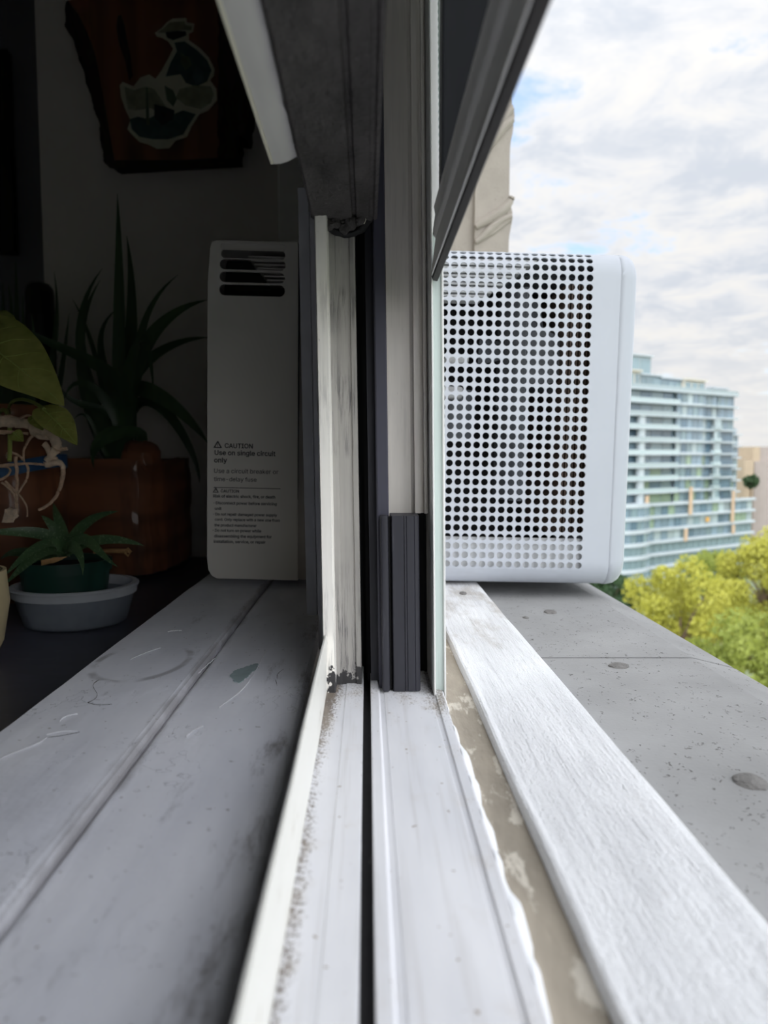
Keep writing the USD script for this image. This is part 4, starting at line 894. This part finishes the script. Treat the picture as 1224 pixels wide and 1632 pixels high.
def heart(base, tip, width, nrm, mat='pothos', curl_=.12, droop=.15, name='leaf'):
    """a heart-shaped leaf between two points, folded on its midrib"""
    b, t = np.array(base, float), np.array(tip, float); L = np.linalg.norm(t - b); ax = (t - b) / L
    n_ = np.array(nrm, float); n_ -= ax * (n_ @ ax); n_ /= np.linalg.norm(n_); sd = np.cross(ax, n_)
    nu, nv = 26, 16; V = []
    for layer in (0, 1):
        for i in range(nu + 1):
            u_ = i / nu; hw = width / 2 * (math.sin(math.pi * min(1, u_ ** .62)) ** .78 * (1 - .15 * u_)) + 1e-5
            for j in range(nv + 1):
                s_ = j / nv * 2 - 1; back = -.12 * L * abs(s_) ** 1.5 * max(0, 1 - u_ * 3)
                h_ = curl_ * hw * abs(s_) - droop * L * (u_ - .35) ** 2 + .035 * hw * math.sin(u_ * 21 + abs(s_) * 2.5) * abs(s_) + .02 * hw * math.sin(s_ * 9) - (.0006 if layer else 0)
                V.append(b + ax * (u_ * L + back) + sd * (s_ * hw) + n_ * h_)
    F_ = []; k_ = (nu + 1) * (nv + 1)
    for i in range(nu):
        for j in range(nv):
            a_ = i * (nv + 1) + j; q_ = [a_, a_ + 1, a_ + nv + 2, a_ + nv + 1]
            F_ += [[q_[0], q_[1], q_[2]], [q_[0], q_[2], q_[3]], [q_[0] + k_, q_[2] + k_, q_[1] + k_], [q_[0] + k_, q_[3] + k_, q_[2] + k_]]
    def edge(i0, i1): return [[i0, i0 + k_, i1 + k_], [i0, i1 + k_, i1]]
    for i in range(nu):
        F_ += edge((i + 1) * (nv + 1), i * (nv + 1)); F_ += edge(i * (nv + 1) + nv, (i + 1) * (nv + 1) + nv)
    m = trimesh.Trimesh(np.array(V), np.array(F_), process=False); lfp = part(po, name, m, MT[mat], 60)
    vs_ = []
    for s_ in (0,):
        pts = [b + ax * (u_ * L) + n_ * (-droop * L * (u_ - .35) ** 2 + .0005) for u_ in np.linspace(0, .98, 16)]
        vs_.append(tube(pts, np.linspace(.0011, .0002, 16), 6))
    for u0_ in (.12, .28, .44, .6):
        for sg in (-1, 1):
            pts = []
            for q_ in np.linspace(0, .85, 10):
                u_ = u0_ + .18 * q_; hw = width / 2 * (math.sin(math.pi * min(1, u_ ** .62)) ** .78 * (1 - .15 * u_)); s_ = sg * q_
                pts.append(b + ax * (u_ * L) + sd * (s_ * hw) + n_ * (curl_ * hw * abs(s_) - droop * L * (u_ - .35) ** 2 + .035 * hw * math.sin(u_ * 21 + abs(s_) * 2.5) * abs(s_) + .02 * hw * math.sin(s_ * 9) + .0004))
            vs_.append(tube(pts, np.linspace(.0005, .0002, 10), 4))
    part(lfp, 'vein', vs_, MT['vein'], 60)
heart(at(-60, 520, .72), at(98, 634, .66), .078, (.15, -.75, .62))
heart(at(-30, 505, .75), at(26, 524, .72), .040, (.1, -.6, .75))
heart(at(70, 652, .72), at(122, 704, .69), .033, (.5, -.8, .35))
heart(at(52, 664, .74), at(68, 684, .73), .014, (.5, -.8, .1))
heart(at(22, 690, .76), at(36, 702, .75), .014, (.1, -.9, .3))
part(po, 'stem', tube(spline([at(-60, 520, .72), at(-75, 600, .78), at(-20, 660, .86), (VX, VY - .02, TZ + vz - .02)], 24), .0022, 8), MT['vein'], 60)
part(po, 'stem', tube(spline([at(70, 652, .72), at(50, 640, .76), at(20, 640, .84), (VX + .01, VY - .01, TZ + vz - .02)], 24), .0018, 8), MT['vein'], 60)
part(po, 'stem', tube(spline([at(15, 735, .77), at(16, 700, .78), at(12, 660, .82), (VX - .01, VY - .02, TZ + vz - .02)], 20), .0022, 8), MT['vein'], 60)
YR = .78
def root(pts, rad, mat='dry', name='dried_root'):
    p = spline([at(u, v, YR + (y if y else 0)) for u, v, y in [(*q, 0)[:3] for q in pts]], 30)
    part(po, name, wobble(tube(p, np.linspace(rad, rad * .55, 30), 7), rad * .5, 160, int(pts[0][0] * 7 + pts[0][1]) % 97), MT[mat], 60)
S5 = lambda *pp: [(x * 340 / 1224, 600 + y * 440 / 1584) for x, y in pp]
root(S5((-40, 250), (60, 262), (120, 265), (200, 300)), .0068, 'husk', 'dried_stem'); root(S5((180, 300), (250, 310), (310, 350), (320, 400)), .0075, 'husk', 'dried_stem'); root(S5((320, 395), (300, 450), (270, 500), (320, 495), (360, 530)), .0050, 'husk', 'dried_stem')
root(S5((-20, 320), (80, 322), (160, 330)), .0026); root(S5((300, 415), (350, 418), (385, 415)), .0030); root(S5((360, 525), (355, 600), (320, 690), (222, 765)), .0024)
root(S5((-10, 515), (80, 505), (180, 500), (260, 510)), .0020); root(S5((90, 460), (96, 560), (98, 680), (97, 790)), .0020); root(S5((150, 500), (155, 580), (100, 680), (92, 760)), .0014)
root(S5((10, 610), (60, 650), (90, 700), (96, 770)), .0014); root(S5((30, 600), (90, 660), (150, 740), (155, 805)), .0013); root(S5((-5, 590), (40, 570), (60, 540), (10, 520)), .0016)
root(S5((190, 340), (150, 390), (135, 440), (140, 490)), .0016); root(S5((45, 470), (50, 440), (100, 450), (130, 480)), .0018); root(S5((20, 235), (60, 225), (90, 245), (80, 285)), .0016); root(S5((110, 250), (150, 225), (190, 230)), .0018)
root(S5((205, 330), (240, 350), (300, 360), (320, 395)), .0030, 'husk', 'dried_stem'); root(S5((250, 385), (280, 430), (300, 460), (330, 470)), .0036, 'husk', 'dried_stem')
m = m3.Manifold.hull_points(np.array([at(u, v, y) for u, v, y in ((3, 832, .78), (8, 812, .775), (14, 808, .78), (28, 812, .772), (29, 822, .78), (21, 834, .776), (16, 828, .784))]))
part(po, 'dried_leaf', wobble(refine(tm(m), .002), .0018, 120, 6), MT['husk'], 60)

# cream pot just inside the left edge
cr = at(5, 940, .63); cpot = thing('cream_pot', 'cream ceramic pot at the left edge in front of the aloe', 'plant pot', (cr[0] - .052, .63, TZ))
part(cpot, 'wall', off(lathe([[0, 0], [.036, 0], [.046, .02], [.052, .055], [.050, .083], [.047, .083], [.048, .055], [.042, .02], [0, .006]]), (cr[0] - .052, .63, TZ)), MT['cream'], 50)
part(cpot, 'soil', off(lathe([[0, .06], [.0478, .06], [.0478, .072], [0, .074]]), (cr[0] - .052, .63, TZ)), MT['soil'])

# ================================================================ THE CITY
GZ = -31.0
MT['ground'] = surf('ground', srgb(104, 112, 84), .9, .2, .05, bump=0)
smesh('ground', bx(-1500, 1500, -600, 2600, GZ - 1, GZ), MT['ground'])
def m_foliage(name, a, b, tr):
    g = G(); n = g('geometry') + '.random_per_island'; col = g.ramp(n, [(0, a), (1, b)])
    col = g.mix(g.rng(g.noise(g.pos(), .35, 3), .4, .65, 0, .5), col, tr)
    d = g('principled_bsdf', base_color=col, roughness=.55, specular_ior_level=.3); t = g('translucent_bsdf', color=col)
    return g.make(name, g('mix_closure', fac=.35, closure1=d + '.BSDF', closure2=t + '.BSDF') + '.closure')
MT['leaf_a'] = m_foliage('foliage_yellow_green', srgb(152, 150, 60), srgb(214, 208, 110), srgb(176, 172, 80))
MT['leaf_b'] = m_foliage('foliage_green', srgb(118, 128, 56), srgb(172, 174, 88), srgb(140, 146, 68))
MT['leaf_c'] = m_foliage('foliage_dark', srgb(52, 72, 46), srgb(82, 102, 60), srgb(62, 84, 52))
MT['trunk'] = surf('tree_bark', srgb(110, 92, 74), .9, .2, 4, bump=0)
def tree(label, x, y, ztop, rad, height, n, leaf, mat, seed, group=None):
    r_ = np.random.default_rng(seed); t = thing('tree', label, 'tree', (x, y, GZ))
    nb_ = 46; cz = ztop - height / 2
    cen = []
    while len(cen) < nb_:
        p = r_.uniform(-1, 1, 3)
        if .35 < np.linalg.norm(p) < 1: cen.append(p * [rad * .80, rad * .80, height * .42])
    cen = np.array(cen); rb_ = r_.uniform(.16, .30, nb_) * rad
    k = r_.integers(0, nb_, n); d = r_.normal(size=(n, 3)); d /= np.linalg.norm(d, axis=1, keepdims=True)
    p = cen[k] + d * (rb_[k] * r_.uniform(.55, 1.05, n))[:, None]
    p += np.array([x, y, cz])
    a = r_.normal(size=(n, 3)); a /= np.linalg.norm(a, axis=1, keepdims=True); b_ = np.cross(a, d + r_.normal(size=(n, 3)) * .8); b_ /= np.linalg.norm(b_, axis=1, keepdims=True) + 1e-9
    sz = (leaf * r_.uniform(.6, 1.3, n))[:, None]
    V = np.stack([p - a * sz, p + b_ * sz * .55, p + a * sz, p - b_ * sz * .55], 1).reshape(-1, 3)
    q_ = 4 * np.arange(n)[:, None]; F_ = np.concatenate([q_ + [0, 1, 2], q_ + [0, 2, 3]], 0)
    part(t, 'foliage', trimesh.Trimesh(V, F_, process=False), MT[mat], False, kind='stuff')
    tr_ = [tube([(x, y, GZ - .05), (x + .2, y, (GZ + cz) / 2), (x, y, cz)], [.45, .35, .2], 10)]
    for i in range(9): tr_.append(tube(spline([(x, y, cz - height * .35), (x, y, cz) + cen[i] * .45, (x, y, cz) + cen[i]], 8), np.linspace(.16, .04, 8), 6))
    part(t, 'trunk', tr_, MT['trunk'], 60)
c1 = at(1085, 960, 42); tree('sunlit yellow-green tree beyond the stone ledge, nearest of the trees', c1[0], 42, at(1060, 884, 42)[2], 4.6, 9.5, 26000, .13, 'leaf_a', 1)
c1 = at(1225, 1010, 31); tree('green tree below the corner of the ledge, low at the right edge', c1[0], 31, at(1200, 950, 31)[2], 4.2, 9.0, 22000, .12, 'leaf_b', 2)
c1 = at(1222, 900, 52); tree('tall yellow-green tree at the right edge, reaching up to the lower floors', c1[0], 52, at(1210, 838, 52)[2], 3.9, 10.0, 20000, .14, 'leaf_a', 3)
c1 = at(972, 950, 60); tree('dark green tree behind the rounded end of the air conditioner', c1[0], 60, at(985, 898, 60)[2], 3.4, 9.0, 14000, .15, 'leaf_c', 4)
c1 = at(1130, 905, 75); tree('green tree half hidden between the yellow-green trees and the glass building', c1[0], 75, at(1135, 872, 75)[2], 4.6, 9.0, 14000, .17, 'leaf_b', 6)

# ---- the glass apartment building
D0 = np.array([at(985, 725, 168)[0], 168.0]); D1 = np.array([at(1172, 725, 193)[0], 193.0])
ud = (D1 - D0) / np.linalg.norm(D1 - D0); LEN = np.linalg.norm(D1 - D0); wd_ = np.array([-ud[1], ud[0]])
def px_s(u):                                              # distance along the front where a photo column meets it
    d = ray(u, 725)[:2]; A_ = np.array([d, -ud]).T; return np.linalg.solve(A_, D0)[1] * 1.0
def loc(s, w, z): return np.array([D0[0] + ud[0] * s + wd_[0] * w, D0[1] + ud[1] * s + wd_[1] * w, z])
def lbox(s0, s1, w0, w1, z0, z1):
    m = bx(s0, s1, w0, w1, z0, z1); v_ = m.vertices; m.vertices = np.c_[D0[0] + ud[0] * v_[:, 0] + wd_[0] * v_[:, 1], D0[1] + ud[1] * v_[:, 0] + wd_[1] * v_[:, 1], v_[:, 2]]; return m
def zs_(u, v): s = px_s(u); y = loc(s, 0, 0)[1]; return at(u, v, y)[2]
MT['b_slab'] = surf('tower_slab', srgb(160, 168, 171), .6, .06, .5, bump=0)
MT['b_core'] = surf('tower_core', srgb(120, 136, 144), .5, .2, .4, bump=0)
MT['b_white'] = surf('tower_white', srgb(178, 174, 160), .6, .04, .5, bump=0)
MT['b_dark'] = surf('tower_dark', srgb(84, 100, 110), .4, .1, .5, bump=0)
def glassy(name, c, rough=.12, spec=.6):
    g = G(); n = g('white_noise_texture', dimensions='1D', w=g('object_info') + '.random') + '.value'
    col = g.ramp(n, [(0, tuple(x * .75 for x in c)), (1, tuple(min(1, x * 1.15) for x in c))])
    return g.make(name, g('principled_bsdf', base_color=col, roughness=rough, specular_ior_level=spec, coat_weight=.6, coat_roughness=.05) + '.BSDF')
MT['g_teal'] = glassy('glass_teal', srgb(104, 122, 126)); MT['g_blue'] = glassy('glass_blue', srgb(102, 120, 130)); MT['g_dark'] = glassy('glass_dark', srgb(72, 92, 104)); MT['g_pale'] = glassy('glass_pale', srgb(144, 157, 158), .2)
MT['g_green'] = glassy('glass_green', srgb(112, 130, 110)); MT['b_warm'] = surf('warm_reflection', srgb(172, 148, 122), .6, .05, .5, bump=0); MT['b_orange'] = surf('orange_reflection', srgb(186, 140, 62), .6, .05, .5, bump=0)
tw = thing('glass_building', 'terraced glass apartment building with pale balcony bands beyond the trees', 'building', (D0[0], D0[1], GZ))
FL = 3.05
sR = px_s(1172); sR2 = px_s(1190); s00 = 0.0
ztop = zs_(1010, 617); nfl = 9
sM, sD = px_s(1078), px_s(1146)
brng = random.Random(5)
part(tw, 'core', [lbox(s00, sR, 1.2, 22, GZ, ztop), lbox(sR - 2, sR2, 3.2, 22, GZ, zs_(1180, 682)), lbox(s00 - 1, sR2 + 3.5, .5, 22, GZ, ztop - 9 * FL - .2)], MT['b_core'], False)
n_panes, far_panes = [0], []
def one_pane(m, mat):                                       # the 290 highest are parts of their own; the lowest rows, mostly behind the trees, are joined
    n_panes[0] += 1
    if n_panes[0] <= 290: part(tw, 'window_pane', m, MT[mat], False)
    else: far_panes.append(m)
def pane(s0, s1, w, z0, z1, mat): one_pane(lbox(s0, s1, w - .08, w, z0, z1), mat)
for k in range(nfl):
    z1 = ztop - k * FL; z0 = z1 - FL
    part(tw, 'floor_slab', lbox(s00, sR + .4, -.3, 1.4, z1 - .45, z1), MT['b_slab'], False)
    part(tw, 'balcony_rail', lbox(s00, sM - .3, -.9, -.8, z1 - .2, z1 + .75), MT['g_pale'], False) if k not in (0,) else None
    part(tw, 'balcony_floor', lbox(s00, sM - .3, -.95, .6, z1 - .5, z1 - .2), MT['b_slab'], False)
    n_ = 5
    for i in range(n_):
        a_, b_ = s00 + (sM - s00) * i / n_, s00 + (sM - s00) * (i + 1) / n_
        pane(a_ + .12, b_ - .12, 1.15, z0 + .05, z1 - .5, brng.choice(['g_dark', 'g_teal', 'g_blue', 'g_green'] if k > 4 else ['g_blue', 'g_teal', 'g_dark']))
    n_ = 8
    for i in range(n_):
        a_, b_ = sM + (sD - sM) * i / n_, sM + (sD - sM) * (i + 1) / n_
        pane(a_ + .10, b_ - .10, .5 if i < 5 else 1.1, z0 + .1, z1 - .5, brng.choice(['g_teal', 'g_blue', 'g_blue', 'g_pale', 'g_dark'] if k < 5 else ['g_teal', 'g_green', 'g_blue', 'g_dark']))
    part(tw, 'spandrel', lbox(sM, sM + (sD - sM) * .62, .3, .6, z0 - .2, z0 + .25), MT['b_slab'], False)
    if k > 1:
        for i in range(2): pane(sD - 2.6 + 1.4 * i, sD - 1.4 + 1.4 * i, -.1, z0 + .1, z1 - .5, 'g_pale' if brng.random() < .5 else 'g_teal')
        part(tw, 'corner_balcony', lbox(sD - 3.0, sD, -.6, .6, z0 - .1, z0 + .8), MT['g_pale'], False)
    n_ = 5
    for i in range(n_):
        a_, b_ = sD + (sR - sD) * i / n_, sD + (sR - sD) * (i + 1) / n_
        pane(a_ + .1, b_ - .1, .9, z0 + .1, z1 - .5, 'g_dark' if k > 2 else brng.choice(['g_blue', 'g_teal']))
    if k >= 3:
        part(tw, 'floor_slab', lbox(sR - 2.4, sR2 + .3, 1.6, 3.4, z1 - .4 - 1.0, z1 - 1.0), MT['b_slab'], False)
        for i in range(4):
            a_, b_ = sR - 2 + (sR2 - sR + 2) * i / 4, sR - 2 + (sR2 - sR + 2) * (i + 1) / 4
            pane(a_ + .1, b_ - .1, 2.6, z0 - .9, z1 - 1.45, brng.choice(['g_pale', 'g_teal', 'g_blue', 'g_green']))
for k in range(2, 9):                                       # pale column of the left balconies
    part(tw, 'balcony_pier', lbox(px_s(1016), px_s(1024), -.6, .3, ztop - (k + .95) * FL, ztop - k * FL - .5), MT['b_slab'], False)
# terraced penthouses
for u0, u1, v0, v1, w0, mt in ((1000, 1053, 564, 600, 3.5, 'g_pale'), (1000, 1028, 590, 617, 2.0, 'b_white'), (1028, 1066, 597, 617, 3.0, 'g_teal'), (1066, 1099, 603, 619, 3.0, 'g_blue'), (1099, 1131, 606, 622, 2.0, 'b_white'), (1146, 1172, 619, 626, 3.0, 'g_pale')):
    a_, b_ = px_s(u0), px_s(u1); z0, z1 = ztop, zs_((u0 + u1) / 2, v0)
    part(tw, 'penthouse', lbox(a_, b_, w0, w0 + 9, z0 - .2, z1), MT[mt], False)
    part(tw, 'penthouse_roof', lbox(a_ - .3, b_ + .3, w0 - .6, w0 + 9.2, z1, z1 + .4), MT['b_white' if mt == 'b_white' else 'b_slab'], False)
    n_ = 3
    for i in range(n_):
        p0_, p1_ = a_ + (b_ - a_) * i / n_ + .3, a_ + (b_ - a_) * (i + 1) / n_ - .3
        one_pane(lbox(p0_, p1_, w0 - .1, w0, z0 + .3, z1 - .5), 'g_teal')
# podium with a bowed left bay
zpod = ztop - 9 * FL; sP = sR2 + 4.0
for k in range(8):
    z1 = zpod - k * FL; z0 = z1 - FL
    bay = [(s, -2.6 + ((s - (s00 + 5)) / 6.2) ** 2 * 1.5) for s in np.linspace(s00 - 1.2, s00 + 11.2, 14)]
    def slabp(pts, back, za, zb_, mat, nm):
        poly = Polygon(pts + [(pts[-1][0], back), (pts[0][0], back)]); m = along_z(poly, za, zb_); v_ = m.vertices
        m.vertices = np.c_[D0[0] + ud[0] * v_[:, 0] + wd_[0] * v_[:, 1], D0[1] + ud[1] * v_[:, 0] + wd_[1] * v_[:, 1], v_[:, 2]]
        if nm == 'window_pane': one_pane(m, mat)
        else: part(tw, nm, m, MT[mat], False)
    slabp(bay, .6, z1 - .55, z1 + .35, 'b_slab', 'bay_band')
    for i in range(8):
        (a_, wa), (b_, wb) = bay[int(i * 13 / 8)], bay[int((i + 1) * 13 / 8)]
        slabp([(a_ + .1, wa + .35), (b_ - .1, wb + .35)], .5, z0 + .35, z1 - .55, brng.choice(['g_teal', 'g_dark', 'g_blue', 'g_teal']), 'window_pane')
    part(tw, 'floor_slab', lbox(s00 + 11, sP, -.7, .7, z1 - .5, z1 + .15), MT['b_slab'], False)
    n_ = 17
    for i in range(n_):
        a_, b_ = s00 + 11.4 + (sP - s00 - 11.6) * i / n_, s00 + 11.4 + (sP - s00 - 11.6) * (i + 1) / n_
        pane(a_ + .1, b_ - .1, .2, z0 + .15, z1 - .5, brng.choice(['g_teal', 'g_blue', 'g_blue', 'g_dark', 'g_green', 'g_pale']))
for u0, v0, v1, mt in ((1098, 776, 820, 'b_warm'), (1166, 782, 832, 'b_warm'), (1028, 790, 808, 'b_warm'), (1126, 824, 831, 'b_orange'), (1168, 836, 850, 'b_warm'), (1092, 842, 862, 'b_warm')):
    s_ = px_s(u0); part(tw, 'lit_blind', lbox(s_ - .5, s_ + .7, -.95, -.75, zs_(u0, v1), zs_(u0, v0)), MT[mt], False)  # warm reflections on the glass, painted as small coloured boxes
if far_panes: part(tw, 'lower_window_panes', far_panes, MT['g_teal'], False, kind='stuff')
part(tw, 'roof_rail', lbox(s00, sR, -.3, -.2, ztop, ztop + .9), MT['g_pale'], False)

# ---- beige blocks at the right edge
MT['beige_shade_tone'] = surf('beige_shade_tone', srgb(142, 132, 125), .8, .06, .4, bump=0); MT['beige_lit'] = surf('beige_lit_tone', srgb(156, 140, 118), .8, .05, .4, bump=0)  # sunlit and shaded walls painted as two separate tones
bb = thing('beige_building', 'plain beige building at the right edge beyond the glass building', 'building', (at(1230, 760, 230)[0], 230, GZ))
q0 = at(1203, 735, 230); q1 = at(1300, 735, 230)
part(bb, 'wall', bx(q0[0], q1[0], 230, 250, GZ, q0[2]), MT['beige_shade_tone'], False)
u0 = at(1198, 712, 232); u1 = at(1209, 712, 232); part(bb, 'stair_tower', bx(u0[0], u1[0], 231, 240, at(1198, 738, 232)[2] - 3, u0[2]), MT['beige_lit'], False)
part(bb, 'upper_storey', bx(u1[0], q1[0], 232, 248, q0[2], at(1209, 712, 232)[2]), MT['beige_shade_tone'], False)
l0 = at(1188, 735, 228); l1 = at(1203, 735, 228); part(bb, 'annex', bx(l0[0], l1[0], 228.5, 245, GZ, at(1190, 733, 228)[2]), MT['beige_lit'], False)
c1 = at(1196, 780, 222); tree('small round tree between the glass building and the beige building', c1[0], 222, at(1196, 756, 222)[2], 2.6, 4.5, 1200, .5, 'leaf_c', 9)
